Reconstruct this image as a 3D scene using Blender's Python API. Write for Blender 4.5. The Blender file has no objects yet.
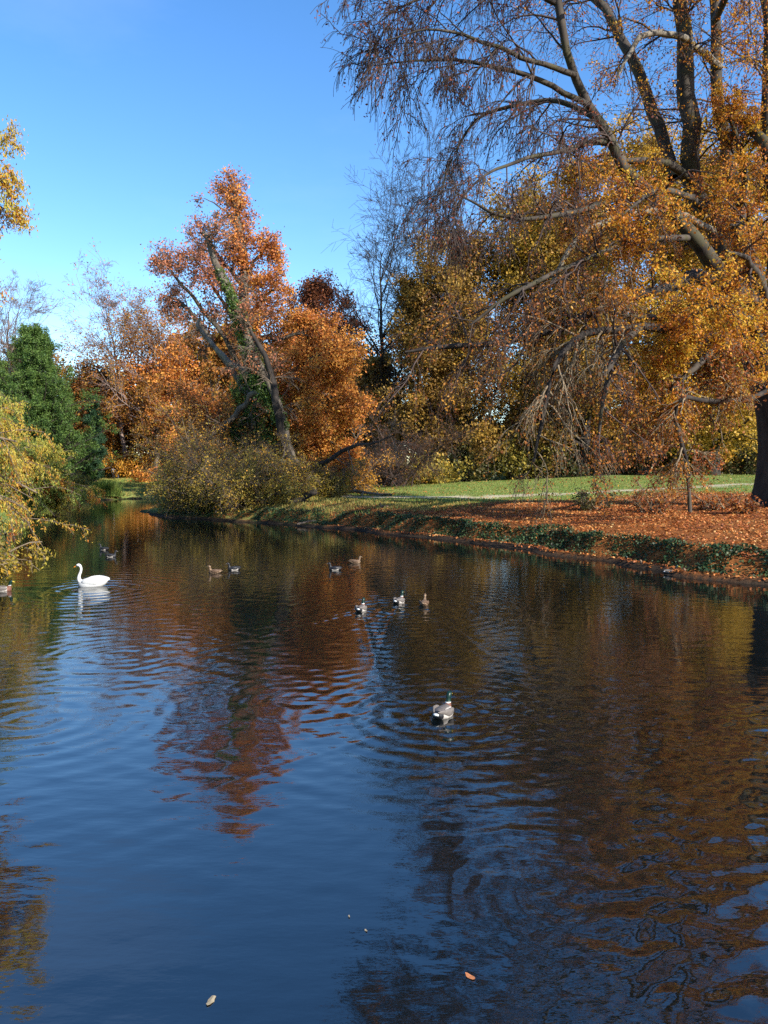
import bpy, bmesh, math, random
import numpy as np
from mathutils import Vector, Matrix

C = bpy.context.scene.collection
F = 760.0; HOR = 470.0; CAMZ = 3.7
PITCH = math.atan((512 - HOR) / F)
RS = np.random.default_rng

# ------------------------------------------------------------------ helpers
def at(px, py, D):
    """world point at depth D (metres along +Y) seen in direction (px,py)"""
    x = (px - 384) / F; v = (512 - py) / F
    cy, sy = math.cos(PITCH), math.sin(PITCH)
    dy = cy + v * sy; dz = -sy + v * cy
    return np.array([x / dy * D, D, CAMZ + dz / dy * D])

def xw(px, D): return at(px, HOR, D)[0]

def sm(a, b, x):
    t = np.clip((np.asarray(x, float) - a) / (b - a), 0, 1)
    return t * t * (3 - 2 * t)

POND = np.array([(13, -20), (13, 12), (13, 19), (12.3, 24.2), (10.3, 26.6), (8.7, 30.5), (6.4, 35.6), (3.4, 39.6), (-.2, 44.6),
                 (-5.5, 50.2), (-10, 54), (-14.5, 57.5), (-18.6, 61), (-21.5, 68), (-22.5, 80), (-19, 93), (-22, 98), (-28, 98.5), (-33, 97),
                 (-36.5, 87), (-34, 76), (-28, 60), (-21, 43), (-14.6, 28), (-11.9, 22.5), (-10.6, 17), (-9.6, 10), (-9.5, -20)], float)

def sdf(x, y):
    """signed distance to the pond edge, positive on land"""
    x = np.asarray(x, float); y = np.asarray(y, float)
    x = x + .35 * np.sin(y * .9) * np.cos(x * .4) + .18 * np.sin(y * 2.3 + x)
    y = y + .25 * np.sin(x * 1.1 + 1.3) + .14 * np.sin(x * 2.9)
    best = np.full(x.shape, 1e9); ins = np.zeros(x.shape, bool)
    n = len(POND)
    for i in range(n):
        a = POND[i]; b = POND[(i + 1) % n]; e = b - a
        t = np.clip(((x - a[0]) * e[0] + (y - a[1]) * e[1]) / (e @ e), 0, 1)
        best = np.minimum(best, (x - a[0] - t * e[0]) ** 2 + (y - a[1] - t * e[1]) ** 2)
        c = ((a[1] > y) != (b[1] > y))
        with np.errstate(divide='ignore', invalid='ignore'):
            ins ^= c & (x < (b[0] - a[0]) * (y - a[1]) / (b[1] - a[1] + 1e-12) + a[0])
    d = np.sqrt(best)
    return np.where(ins, -d, d)

def ground_z(x, y, d=None):
    x = np.asarray(x, float); y = np.asarray(y, float)
    if d is None: d = sdf(x, y)
    right = sm(-16, -6, x)                                  # the steep cut bank is on the right
    lip = .16 * sm(0, .25, d) + (.30 + .42 * right) * sm(.55, 1.55, d) + .12 * sm(1.5, 4, d)
    z = lip + .046 * np.clip(d - 1, 0, 45) + .02 * np.sin(x * .7 + y * .31) * sm(1, 4, d) + .03 * np.sin(x * .23 - y * .4) * sm(2, 8, d)
    z = z + .05 * np.clip(y - 98, 0, 45) * (x < -10) * sm(0, 3, d)
    z = np.where(d < 0, np.maximum(-1.4, d * .55), z)
    return z

def gz(x, y): return float(ground_z(np.array([x]), np.array([y]))[0])

def mesh_np(name, verts, quads, mat, parent=None, tint=None, smooth=False, attrs=None, loc=None):
    me = bpy.data.meshes.new(name)
    verts = np.asarray(verts, np.float32); quads = np.asarray(quads, np.int32)
    nv, nf, k = len(verts), len(quads), quads.shape[1]
    me.vertices.add(nv); me.vertices.foreach_set('co', verts.ravel())
    me.loops.add(nf * k); me.loops.foreach_set('vertex_index', quads.ravel())
    me.polygons.add(nf); me.polygons.foreach_set('loop_start', np.arange(0, nf * k, k, dtype=np.int32))
    me.polygons.foreach_set('loop_total', np.full(nf, k, np.int32))
    if smooth: me.polygons.foreach_set('use_smooth', np.ones(nf, bool))
    if tint is not None:
        a = me.attributes.new('tint', 'FLOAT', 'FACE'); a.data.foreach_set('value', np.asarray(tint, np.float32))
    for key, val in (attrs or {}).items():
        a = me.attributes.new(key, 'FLOAT', 'POINT'); a.data.foreach_set('value', np.asarray(val, np.float32))
    me.update(calc_edges=True); me.validate()
    me.materials.append(mat)
    o = bpy.data.objects.new(name, me); C.objects.link(o)
    if parent is not None: o.parent = parent
    if loc is not None: o.location = loc
    return o

def tag(o, label=None, cat=None, group=None, kind=None):
    if label: o['label'] = label
    if cat: o['category'] = cat
    if group: o['group'] = group
    if kind: o['kind'] = kind
    return o

def empty(name, loc, label, cat, group=None):
    o = bpy.data.objects.new(name, None); C.objects.link(o)
    o.location = loc; o.empty_display_size = .3
    return tag(o, label, cat, group)

# ------------------------------------------------------------------ materials
def newmat(name):
    m = bpy.data.materials.new(name); m.use_nodes = True
    nt = m.node_tree; nt.nodes.clear()
    return m, nt, nt.nodes, nt.links

def ramp(nodes, stops):
    r = nodes.new('ShaderNodeValToRGB'); e = r.color_ramp.elements
    while len(e) > 1: e.remove(e[-1])
    e[0].position, e[0].color = stops[0][0], (*stops[0][1], 1)
    for p, c in stops[1:]:
        q = e.new(p); q.color = (*c, 1)
    return r

def leaf_mat(name, cols, trans=.35, rough=.55):
    m, nt, N, L = newmat(name)
    out = N.new('ShaderNodeOutputMaterial')
    a = N.new('ShaderNodeAttribute'); a.attribute_name = 'tint'
    r = ramp(N, [(i / (len(cols) - 1), c) for i, c in enumerate(cols)])
    L.new(a.outputs['Fac'], r.inputs[0])
    p = N.new('ShaderNodeBsdfPrincipled'); p.inputs['Roughness'].default_value = rough
    p.inputs['Specular IOR Level'].default_value = .25
    t = N.new('ShaderNodeBsdfTranslucent'); mx = N.new('ShaderNodeMixShader'); mx.inputs[0].default_value = trans
    L.new(r.outputs[0], p.inputs['Base Color']); L.new(r.outputs[0], t.inputs[0])
    L.new(p.outputs[0], mx.inputs[1]); L.new(t.outputs[0], mx.inputs[2]); L.new(mx.outputs[0], out.inputs[0])
    return m

def bark_mat(name, c1, c2, scale=3.0, bump=.03, moss=None):
    m, nt, N, L = newmat(name)
    out = N.new('ShaderNodeOutputMaterial'); p = N.new('ShaderNodeBsdfPrincipled')
    p.inputs['Roughness'].default_value = .85; p.inputs['Specular IOR Level'].default_value = .2
    g = N.new('ShaderNodeNewGeometry'); mp = N.new('ShaderNodeMapping')
    mp.inputs['Scale'].default_value = (1, 1, .3); L.new(g.outputs['Position'], mp.inputs[0])
    n = N.new('ShaderNodeTexNoise'); n.inputs['Scale'].default_value = scale; n.inputs['Detail'].default_value = 6
    L.new(mp.outputs[0], n.inputs['Vector'])
    r = ramp(N, [(.3, c1), (.7, c2)]); L.new(n.outputs['Fac'], r.inputs[0])
    col = r.outputs[0]
    if moss:
        n2 = N.new('ShaderNodeTexNoise'); n2.inputs['Scale'].default_value = 1.1; n2.inputs['Detail'].default_value = 4
        L.new(g.outputs['Position'], n2.inputs['Vector'])
        r2 = ramp(N, [(.5, (0, 0, 0)), (.62, (1, 1, 1))]); L.new(n2.outputs['Fac'], r2.inputs[0])
        mx = N.new('ShaderNodeMix'); mx.data_type = 'RGBA'; mx.inputs[7].default_value = (*moss, 1)
        L.new(r2.outputs[0], mx.inputs[0]); L.new(col, mx.inputs[6]); col = mx.outputs[2]
    L.new(col, p.inputs['Base Color'])
    b = N.new('ShaderNodeBump'); b.inputs['Distance'].default_value = bump; b.inputs['Strength'].default_value = .8
    L.new(n.outputs['Fac'], b.inputs['Height']); L.new(b.outputs[0], p.inputs['Normal'])
    L.new(p.outputs[0], out.inputs[0])
    return m

def plain_mat(name, col, rough=.6, spec=.3, var=.15, scale=20):
    m, nt, N, L = newmat(name)
    out = N.new('ShaderNodeOutputMaterial'); p = N.new('ShaderNodeBsdfPrincipled')
    p.inputs['Roughness'].default_value = rough; p.inputs['Specular IOR Level'].default_value = spec
    n = N.new('ShaderNodeTexNoise'); n.inputs['Scale'].default_value = scale; n.inputs['Detail'].default_value = 3
    tc = N.new('ShaderNodeTexCoord'); L.new(tc.outputs['Object'], n.inputs['Vector'])
    r = ramp(N, [(.3, tuple(c * (1 - var) for c in col)), (.7, tuple(min(1, c * (1 + var)) for c in col))])
    L.new(n.outputs['Fac'], r.inputs[0]); L.new(r.outputs[0], p.inputs['Base Color']); L.new(p.outputs[0], out.inputs[0])
    return m

M = {}
M['bark_grey'] = bark_mat('bark_grey', (.022, .018, .015), (.075, .062, .05), 2.2, .03, moss=(.05, .045, .025))
M['bark_dark'] = bark_mat('bark_dark', (.015, .012, .011), (.045, .037, .031), 3)
M['bark_pale'] = bark_mat('bark_pale', (.08, .07, .055), (.22, .195, .155), 3)
M['bark_brown'] = bark_mat('bark_brown', (.07, .05, .035), (.17, .13, .095), 3)
M['bark_purple'] = bark_mat('bark_purple', (.12, .085, .075), (.24, .18, .16), 3)
M['bark_oak'] = bark_mat('bark_oak', (.05, .04, .032), (.15, .125, .095), 3, .05)
M['twig_brown'] = bark_mat('twig_brown', (.028, .02, .018), (.085, .06, .052), 5)
M['twig_tan'] = bark_mat('twig_tan', (.11, .08, .05), (.22, .17, .11), 5)

M['beech_gold'] = leaf_mat('beech_gold', [(.13, .036, .01), (.35, .10, .014), (.54, .21, .02), (.62, .34, .028), (.50, .34, .04)], .42)
M['beech_red'] = leaf_mat('beech_red', [(.07, .025, .012), (.18, .058, .017), (.34, .12, .02), (.48, .25, .035)], .38)
M['beech_dark'] = leaf_mat('beech_dark', [(.06, .018, .012), (.16, .04, .018), (.28, .07, .022)], .3)
M['oak_orange'] = leaf_mat('oak_orange', [(.22, .07, .03), (.50, .165, .04), (.68, .28, .055), (.72, .40, .08)], .38)
M['oak_pink'] = leaf_mat('oak_pink', [(.24, .09, .055), (.44, .16, .08), (.56, .24, .09)], .35)
M['copper'] = leaf_mat('copper', [(.08, .028, .016), (.19, .06, .026), (.30, .10, .036)], .3)
M['olive_gold'] = leaf_mat('olive_gold', [(.10, .075, .018), (.23, .15, .024), (.40, .25, .03), (.55, .32, .034)], .35)
M['russet'] = leaf_mat('russet', [(.11, .04, .016), (.22, .085, .022), (.34, .14, .025), (.30, .20, .04)], .35)
M['brown_olive'] = leaf_mat('brown_olive', [(.10, .058, .02), (.23, .12, .027), (.29, .19, .036), (.40, .21, .033)], .38)
M['conifer'] = leaf_mat('conifer', [(.02, .045, .012), (.045, .095, .02), (.085, .15, .03), (.13, .19, .04)], .25)
M['conifer_blue'] = leaf_mat('conifer_blue', [(.012, .035, .02), (.025, .065, .03), (.04, .085, .035)], .2)
M['taxodium'] = leaf_mat('taxodium', [(.12, .17, .035), (.27, .29, .05), (.42, .37, .06), (.48, .32, .045), (.46, .17, .03), (.36, .09, .022)], .4)
M['shrub_yellow'] = leaf_mat('shrub_yellow', [(.10, .09, .025), (.24, .18, .03), (.44, .31, .04), (.46, .22, .03)], .4)
M['shrub_olive'] = leaf_mat('shrub_olive', [(.06, .065, .016), (.17, .15, .03), (.33, .25, .042), (.46, .29, .05)], .35)
M['shrub_orange'] = leaf_mat('shrub_orange', [(.26, .11, .02), (.48, .22, .03), (.56, .32, .04)], .4)
M['shrub_dark'] = leaf_mat('shrub_dark', [(.015, .025, .01), (.04, .05, .015), (.09, .08, .02), (.16, .07, .02)], .25)
M['rusty'] = leaf_mat('rusty', [(.10, .03, .015), (.26, .07, .02), (.40, .13, .025), (.36, .2, .05)], .3)
M['ivy'] = leaf_mat('ivy', [(.010, .022, .010), (.022, .05, .018), (.05, .085, .03), (.20, .06, .02)], .12, .55)
M['ivy_tree'] = leaf_mat('ivy_tree', [(.025, .05, .015), (.07, .12, .025), (.12, .18, .04)], .2, .4)
M['litter'] = leaf_mat('litter', [(.09, .032, .016), (.24, .068, .02), (.38, .115, .026), (.48, .20, .05), (.46, .31, .13)], .1, .6)
M['dry_grass'] = leaf_mat('dry_grass', [(.09, .09, .025), (.24, .20, .05), (.38, .28, .08), (.42, .22, .06)], .35)
M['grass'] = leaf_mat('grass', [(.06, .11, .02), (.13, .19, .035), (.22, .25, .05), (.34, .27, .09)], .35)

# ------------------------------------------------------------------ branching
def nrm(v): return v / np.maximum(np.linalg.norm(v, axis=-1, keepdims=True), 1e-9)

def resample(pts, n):
    """Catmull-Rom through the rows of pts -> n rows"""
    p = np.asarray(pts, float); m = len(p)
    q = np.vstack([2 * p[0] - p[1], p, 2 * p[-1] - p[-2]])
    u = np.linspace(0, m - 1 - 1e-6, n); i = u.astype(int); f = (u - i)[:, None]
    a, b, c, d = q[i], q[i + 1], q[i + 2], q[i + 3]
    return .5 * (2 * b + (c - a) * f + (2 * a - 5 * b + 4 * c - d) * f ** 2 + (3 * b - a - 3 * c + d) * f ** 3)

def spawn(rng, P0, R0, n, tr, ang, length, npts, wob, grav, rs=.55, tip=.3, rmax=9, up0=0, bias=None):
    """n children on every polyline of P0 (N,P,3); returns points, radii, t, parent index"""
    N, P, _ = P0.shape
    idx = np.repeat(np.arange(N), n); Mn = len(idx)
    t = rng.uniform(tr[0], tr[1], Mn)
    f = t * (P - 1.0001); i = f.astype(int); fr = (f - i)[:, None]
    pos = P0[idx, i] * (1 - fr) + P0[idx, i + 1] * fr
    tan = nrm(P0[idx, i + 1] - P0[idx, i])
    rad = R0[idx, i] * (1 - fr[:, 0]) + R0[idx, i + 1] * fr[:, 0]
    r = rng.normal(size=(Mn, 3)) + (0 if bias is None else np.asarray(bias)); r[:, 2] += up0
    perp = nrm(r - (r * tan).sum(1, keepdims=True) * tan)
    a = (ang(t) if callable(ang) else np.full(Mn, ang)) * rng.uniform(.75, 1.25, Mn)
    d = np.cos(a)[:, None] * tan + np.sin(a)[:, None] * perp
    L = (length(t, idx) if callable(length) else np.full(Mn, length)) * rng.uniform(.5, 1.3, Mn)
    out = np.empty((Mn, npts, 3)); out[:, 0] = pos
    g = np.zeros((Mn, 3)); g[:, 2] = grav(t) if callable(grav) else grav
    for k in range(1, npts):
        d = nrm(d + rng.normal(size=(Mn, 3)) * wob + g)
        pos = pos + d * (L / (npts - 1))[:, None]; out[:, k] = pos
    r0 = np.minimum(rad * rs, rmax)
    R = r0[:, None] * np.linspace(1, tip, npts)[None]
    return out, R, t, idx

def tubes(P, R, S):
    """(N,P,3) polylines -> tube verts, quads"""
    N, K, _ = P.shape
    T = nrm(np.gradient(P, axis=1))
    ref = np.where(np.abs(T[..., 2:3]) > .9, np.array([1., 0, 0]), np.array([0, 0, 1.]))
    U = nrm(np.cross(T, ref)); W = np.cross(T, U)
    th = np.linspace(0, 2 * np.pi, S, endpoint=False)
    V = P[:, :, None] + R[:, :, None, None] * (np.cos(th)[None, None, :, None] * U[:, :, None] + np.sin(th)[None, None, :, None] * W[:, :, None])
    b = (np.arange(N)[:, None, None] * K + np.arange(K - 1)[None, :, None]) * S
    s = np.arange(S)[None, None]; s2 = (s + 1) % S
    q = np.stack([b + s, b + s2, b + S + s2, b + S + s], -1).reshape(-1, 4)
    return V.reshape(-1, 3), q

def cat(*vq):
    V, Q, o = [], [], 0
    for v, q in vq:
        V.append(v); Q.append(q + o); o += len(v)
    return np.vstack(V), np.vstack(Q)

def leaves_on(rng, P, k, size, spread, tint0=.5, tvar=.22, lvar=.13, tr=(.1, 1), aspect=.62, hang=0, keep=None):
    """k leaf blades round every twig of P: verts, quads, tint"""
    N, K, _ = P.shape
    idx = np.repeat(np.arange(N), k)
    tw = np.clip(tint0 + rng.normal(size=N) * tvar, 0, 1)[idx] if np.ndim(tint0) == 0 else (tint0 + rng.normal(size=N) * tvar)[idx]
    t = rng.uniform(tr[0], tr[1], len(idx)); f = t * (K - 1.0001); i = f.astype(int); fr = (f - i)[:, None]
    c = P[idx, i] * (1 - fr) + P[idx, i + 1] * fr + rng.normal(size=(len(idx), 3)) * spread
    if keep is not None:
        m = rng.random(len(idx)) < keep(c); c, tw = c[m], tw[m]
    n = len(c)
    u = rng.normal(size=(n, 3)); u[:, 2] -= hang; u = nrm(u)
    w = nrm(np.cross(u, rng.normal(size=(n, 3))))
    s = (size * rng.uniform(.6, 1.35, n))[:, None]
    V = np.stack([c - u * s * .5, c + w * s * aspect * .5 - u * s * .05, c + u * s * .5, c - w * s * aspect * .5 - u * s * .05], 1)
    Q = np.arange(n * 4).reshape(n, 4)
    return V.reshape(-1, 3), Q, np.clip(tw + rng.normal(size=n) * lvar, 0, 1)

def catL(*ls):
    V, Q = cat(*[(a, b) for a, b, _ in ls]); return V, Q, np.concatenate([c for _, _, c in ls])

PROF = {
    'round': lambda t: np.sqrt(np.clip(1 - ((t - .45) / .58) ** 2, .03, 1)),
    'cone': lambda t: np.clip(1.08 - t, .06, 1) ** .8,
    'vase': lambda t: np.clip(.35 + .9 * t - .75 * np.clip(t - .75, 0, 1) * 2, .1, 1),
    'dome': lambda t: np.clip(1.02 - t, .02, 1) ** .55,
    'col': lambda t: np.clip(1.2 - t * .9, .15, 1),
}

def tree(name, label, cat_, group, x, y, H, W, bark, leaf, seed, prof='round', cb=.2, n=(26, 7, 6), k=10, ls=.32, spread=.35,
         tint=.5, tvar=.22, ang=(1.2, .5), grav=(-.02, .05), lean=(0, 0), r0=None, twigs=0, keep=None, wob=.16, twigmat=None, tgrav=-.02, hang=0, l2=.5, aspect=.62):
    """trunk + branchwork + crown of one tree, crown width W, standing on the ground"""
    rng = RS(seed); z0 = gz(x, y)
    root = empty(name, (x, y, z0), label, cat_, group)
    r0 = r0 or H * .016
    hs = np.linspace(0, 1, 12)
    tp = np.zeros((1, 12, 3)); tp[0, :, 2] = hs * H * .93 - .3 * (hs == 0)
    tp[0, :, 0] = lean[0] * hs ** 1.2 + np.cumsum(rng.normal(size=12)) * H * .006 * (hs > .05)
    tp[0, :, 1] = lean[1] * hs ** 1.2 + np.cumsum(rng.normal(size=12)) * H * .006 * (hs > .05)
    tR = (r0 * (1.0 - .9 * hs ** .9) + r0 * .7 * np.exp(-hs * 22))[None]
    v, q = tubes(tp, tR, 9); mesh_np('trunk', v, q, M[bark], root, smooth=True)
    pf = PROF[prof]
    rel = lambda t: np.clip((t - cb) / (1 - cb), 0, 1)
    A, AR, At, _ = spawn(rng, tp, tR, n[0], (cb, .99), lambda t: ang[0] + (ang[1] - ang[0]) * rel(t),
                         lambda t, i: W * .52 * pf(rel(t)), 8, wob * .6, lambda t: grav[0] + (grav[1] - grav[0]) * rel(t), .55, .25)
    La = np.linalg.norm(A[:, -1] - A[:, 0], axis=1)
    B, BR, Bt, bi = spawn(rng, A, AR, n[1], (.2, 1), .8, lambda t, i: np.maximum(La[i] * l2 * (1.15 - .6 * t), H * .035), 6, wob, tgrav * .5, .6, .3)
    Lb = np.linalg.norm(B[:, -1] - B[:, 0], axis=1)
    D_, DR, _, _ = spawn(rng, B, BR, n[2], (.15, 1), .75, lambda t, i: np.maximum(Lb[i] * .55 * (1.1 - .5 * t), H * .022), 4, wob, tgrav, .6, .4)
    parts = [tubes(A, np.maximum(AR, .03), 5), tubes(B, np.maximum(BR, .018), 4), tubes(D_, np.maximum(DR, .012), 3)]
    tips = D_
    if twigs:
        Ld = np.linalg.norm(D_[:, -1] - D_[:, 0], axis=1)
        E, ER, _, _ = spawn(rng, D_, DR, twigs, (.1, 1), .6, lambda t, i: np.maximum(Ld[i] * .6, .5), 3, wob * .8, tgrav, .7, .5)
        parts.append(tubes(E, np.maximum(ER, .017), 3)); tips = E
    v, q = cat(*parts); mesh_np('branchwork', v, q, M[twigmat or bark], root, smooth=True)
    if leaf and k:
        wk = None if keep is None else (lambda c: keep((c[:, 2]) / H, c))
        ll = [leaves_on(rng, tips, k, ls, spread, tint, tvar, keep=wk, hang=hang, aspect=aspect)]
        v, q, t_ = catL(*ll); mesh_np('crown', v, q, M[leaf], root, tint=t_)
    return root

def tree_px(name, label, cat_, group, px, D, top, wpx, *a, **kw):
    x = xw(px, D); z0 = gz(x, D)
    H = at(px, top, D)[2] - z0
    return tree(name, label, cat_, group, x, D, H, wpx / F * D, *a, **kw)

def shrub(name, label, cat_, group, x, y, H, W, bark, leaf, seed, stems=14, n=(6, 6), k=8, ls=.16, spread=.16, tint=.5, tvar=.22, droop=-.05, twigs=0, hang=0, spread_ang=.7):
    rng = RS(seed); z0 = gz(x, y)
    root = empty(name, (x, y, z0), label, cat_, group)
    st = np.array([[[0, 0, -.15], [0, 0, .05], [0, 0, .12]]], float) * np.ones((1, 1, 1))
    A, AR, _, _ = spawn(rng, st, np.full((1, 3), .07 + H * .012), stems, (.3, 1), spread_ang, lambda t, i: H * rng.uniform(.4, 1.35, len(t)), 8, .13, lambda t: np.full(t.shape, droop), .6, .3)
    A[:, :, :2] += (rng.normal(size=(stems, 1, 2)) * W * .09)
    A[:, :, :2] *= (W / H) * .72
    A[:, :, 2] = np.maximum(A[:, :, 2], -.1)
    B, BR, _, _ = spawn(rng, A, AR, n[0], (.15, 1), .8, lambda t, i: H * .34, 5, .2, droop, .6, .35)
    D_, DR, _, _ = spawn(rng, B, BR, n[1], (.1, 1), .8, lambda t, i: H * .2, 4, .2, droop * 1.3, .6, .4)
    parts = [tubes(B, np.maximum(BR, .012), 4), tubes(D_, np.maximum(DR, .008), 3)]
    tips = D_
    if twigs:
        E, ER, _, _ = spawn(rng, D_, DR, twigs, (.1, 1), .7, lambda t, i: H * .13, 3, .2, droop, .6, .5)
        parts.append(tubes(E, np.maximum(ER, .007), 3)); tips = E
    v, q = tubes(A, np.maximum(AR, .02), 5); mesh_np('stem', v, q, M[bark], root, smooth=True)
    v, q = cat(*parts); mesh_np('branchwork', v, q, M[bark], root, smooth=True)
    if leaf and k:
        v, q, t_ = leaves_on(rng, tips, k, ls, spread, tint, tvar, hang=hang)
        lowest = v.reshape(-1, 4, 3)[:, :, 2].min(1); gl = ground_z(v[0::4, 0] + x, v[0::4, 1] + y); ok = lowest + z0 > np.maximum(gl, .03)
        v = v.reshape(-1, 4, 3)[ok].reshape(-1, 3); q = np.arange(len(v)).reshape(-1, 4); t_ = t_[ok]
        mesh_np('foliage', v, q, M[leaf], root, tint=t_)
    return root

# ------------------------------------------------------------------ camera, light, world
sc = bpy.context.scene
cam = bpy.data.cameras.new('camera'); co = bpy.data.objects.new('camera', cam); C.objects.link(co)
co.location = (0, 0, CAMZ); co.rotation_euler = (math.radians(90) - PITCH, 0, 0)
cam.sensor_fit = 'VERTICAL'; cam.sensor_height = 36; cam.lens = 36 * F / 1024
cam.clip_start = .1; cam.clip_end = 3000
sc.camera = co
SUN_EL = math.radians(30); SUN_AZ = math.radians(133)       # azimuth clockwise from +Y
sd = Vector((math.sin(SUN_AZ) * math.cos(SUN_EL), math.cos(SUN_AZ) * math.cos(SUN_EL), math.sin(SUN_EL)))
sl = bpy.data.lights.new('sun', 'SUN'); sl.energy = 5.0; sl.angle = math.radians(.5); sl.color = (1, .93, .82)
so = bpy.data.objects.new('sun', sl); C.objects.link(so); so.rotation_euler = sd.to_track_quat('Z', 'Y').to_euler()
so.location = (40, -30, 60)
w = bpy.data.worlds.new('World'); sc.world = w; w.use_nodes = True
nt = w.node_tree; bg = nt.nodes['Background']
sky = nt.nodes.new('ShaderNodeTexSky'); sky.sky_type = 'NISHITA'; sky.sun_disc = False
sky.sun_elevation = SUN_EL; sky.sun_rotation = SUN_AZ; sky.air_density = 1.0; sky.dust_density = .3; sky.ozone_density = 2.0
hs_ = nt.nodes.new('ShaderNodeHueSaturation'); hs_.inputs['Saturation'].default_value = 1.28; hs_.inputs['Hue'].default_value = .505
nt.links.new(sky.outputs[0], hs_.inputs['Color'])
tcw = nt.nodes.new('ShaderNodeTexCoord'); mpw = nt.nodes.new('ShaderNodeMapping'); mpw.inputs['Scale'].default_value = (1.2, 1.2, 3.4); mpw.inputs['Rotation'].default_value = (.3, .5, .2)
nw = nt.nodes.new('ShaderNodeTexNoise'); nw.inputs['Scale'].default_value = 1.7; nw.inputs['Detail'].default_value = 7; nw.inputs['Roughness'].default_value = .6
rw = ramp(nt.nodes, [(.48, (0, 0, 0)), (.9, (.09, .09, .09))]); mw = nt.nodes.new('ShaderNodeMix'); mw.data_type = 'RGBA'; mw.inputs[7].default_value = (5.0, 5.4, 6.0, 1)
nt.links.new(tcw.outputs['Generated'], mpw.inputs[0]); nt.links.new(mpw.outputs[0], nw.inputs['Vector']); nt.links.new(nw.outputs['Fac'], rw.inputs[0])
nt.links.new(rw.outputs[0], mw.inputs[0]); nt.links.new(hs_.outputs[0], mw.inputs[6]); nt.links.new(mw.outputs[2], bg.inputs[0]); bg.inputs[1].default_value = .138
sc.view_settings.view_transform = 'Standard'; sc.view_settings.look = 'None'; sc.view_settings.exposure = 1.1; sc.view_settings.gamma = 1
sc.view_settings.use_curve_mapping = False
sc.cycles.max_bounces = 6; sc.cycles.diffuse_bounces = 3; sc.cycles.glossy_bounces = 3; sc.cycles.transmission_bounces = 3
sc.cycles.caustics_reflective = False; sc.cycles.caustics_refractive = False
sc.cycles.use_denoising = False

# ------------------------------------------------------------------ ground
def axis(lo, hi, fine, mid, m0, m1):
    a = np.arange(lo, hi + fine, fine)
    l = np.arange(m0, lo, mid); r = np.arange(hi + mid, m1, mid)
    far = np.array([150, 400, 900, 1500.])
    return np.unique(np.round(np.concatenate([m0 - far[::-1], l, a, r, m1 + far]), 3))
gx = axis(-24, 16, .22, 1.2, -75, 80); gy = axis(14, 64, .22, 1.2, -30, 150)
X, Y = np.meshgrid(gx, gy); dd = sdf(X.ravel(), Y.ravel())
Z = ground_z(X.ravel(), Y.ravel(), dd)
nx, ny = len(gx), len(gy)
i = np.arange(ny - 1)[:, None] * nx + np.arange(nx - 1)[None]
Q = np.stack([i, i + 1, i + nx + 1, i + nx], -1).reshape(-1, 4)
def litter_density(x, y, d):
    f = sm(-10, 3, x + .12 * (y - 40)) * (1 - sm(47, 55, y - .12 * x + 1.6 * np.sin(x * .55)))
    f = np.maximum(f, .48 * sm(-24, -18, x) * (1 - sm(5, 10, d)) * (y < 66))
    return np.clip(f, 0, 1) * sm(.05, .2, d)
lit = litter_density(X.ravel(), Y.ravel(), np.maximum(dd, .3))
# a pale worn path crossing the lawn
PATH = np.array([xy for xy in [(-8, 74), (-5.5, 68), (-2, 62.5), (3, 59.5), (9, 58.5), (17, 59.5), (30, 62), (50, 66)]], float)
def path_dist(x, y):
    p = resample(PATH, 60); b = np.full(np.shape(x), 1e9)
    for a_, b_ in zip(p[:-1], p[1:]):
        e = b_ - a_; t = np.clip(((x - a_[0]) * e[0] + (y - a_[1]) * e[1]) / (e @ e), 0, 1)
        b = np.minimum(b, np.hypot(x - a_[0] - t * e[0], y - a_[1] - t * e[1]))
    return b
m, nt, N, L = newmat('ground')
out = N.new('ShaderNodeOutputMaterial'); p = N.new('ShaderNodeBsdfPrincipled'); p.inputs['Roughness'].default_value = .9; p.inputs['Specular IOR Level'].default_value = .1
g = N.new('ShaderNodeNewGeometry')
def noise(scale, detail=5, rough=.6):
    n = N.new('ShaderNodeTexNoise'); n.inputs['Scale'].default_value = scale; n.inputs['Detail'].default_value = detail; n.inputs['Roughness'].default_value = rough
    L.new(g.outputs['Position'], n.inputs['Vector']); return n
def mixc(fac, a, b):
    x = N.new('ShaderNodeMix'); x.data_type = 'RGBA'; L.new(fac, x.inputs[0]); L.new(a, x.inputs[6]); L.new(b, x.inputs[7]); return x.outputs[2]
n1 = noise(.35); n2 = noise(6, 8, .75); n3 = noise(14, 4, .7)
gr = ramp(N, [(.25, (.06, .10, .022)), (.5, (.12, .18, .038)), (.75, (.21, .24, .065))]); L.new(n2.outputs['Fac'], gr.inputs[0])
gr2 = ramp(N, [(.4, (.11, .18, .035)), (.65, (.28, .26, .09))]); L.new(n1.outputs['Fac'], gr2.inputs[0])
mxg = N.new('ShaderNodeMix'); mxg.data_type = 'RGBA'; mxg.inputs[0].default_value = .5; L.new(gr.outputs[0], mxg.inputs[6]); L.new(gr2.outputs[0], mxg.inputs[7])
lr = ramp(N, [(.3, (.07, .03, .015)), (.5, (.20, .07, .02)), (.7, (.34, .13, .03))]); L.new(n3.outputs['Fac'], lr.inputs[0])
def attr(nm):
    a = N.new('ShaderNodeAttribute'); a.attribute_name = nm; return a.outputs['Fac']
ad = N.new('ShaderNodeMath'); ad.operation = 'ADD'; L.new(attr('litter'), ad.inputs[0])
nb = N.new('ShaderNodeMath'); nb.operation = 'MULTIPLY_ADD'; nb.inputs[1].default_value = .9; nb.inputs[2].default_value = -.45; L.new(noise(1.6, 6, .7).outputs['Fac'], nb.inputs[0])
L.new(nb.outputs[0], ad.inputs[1])
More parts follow.
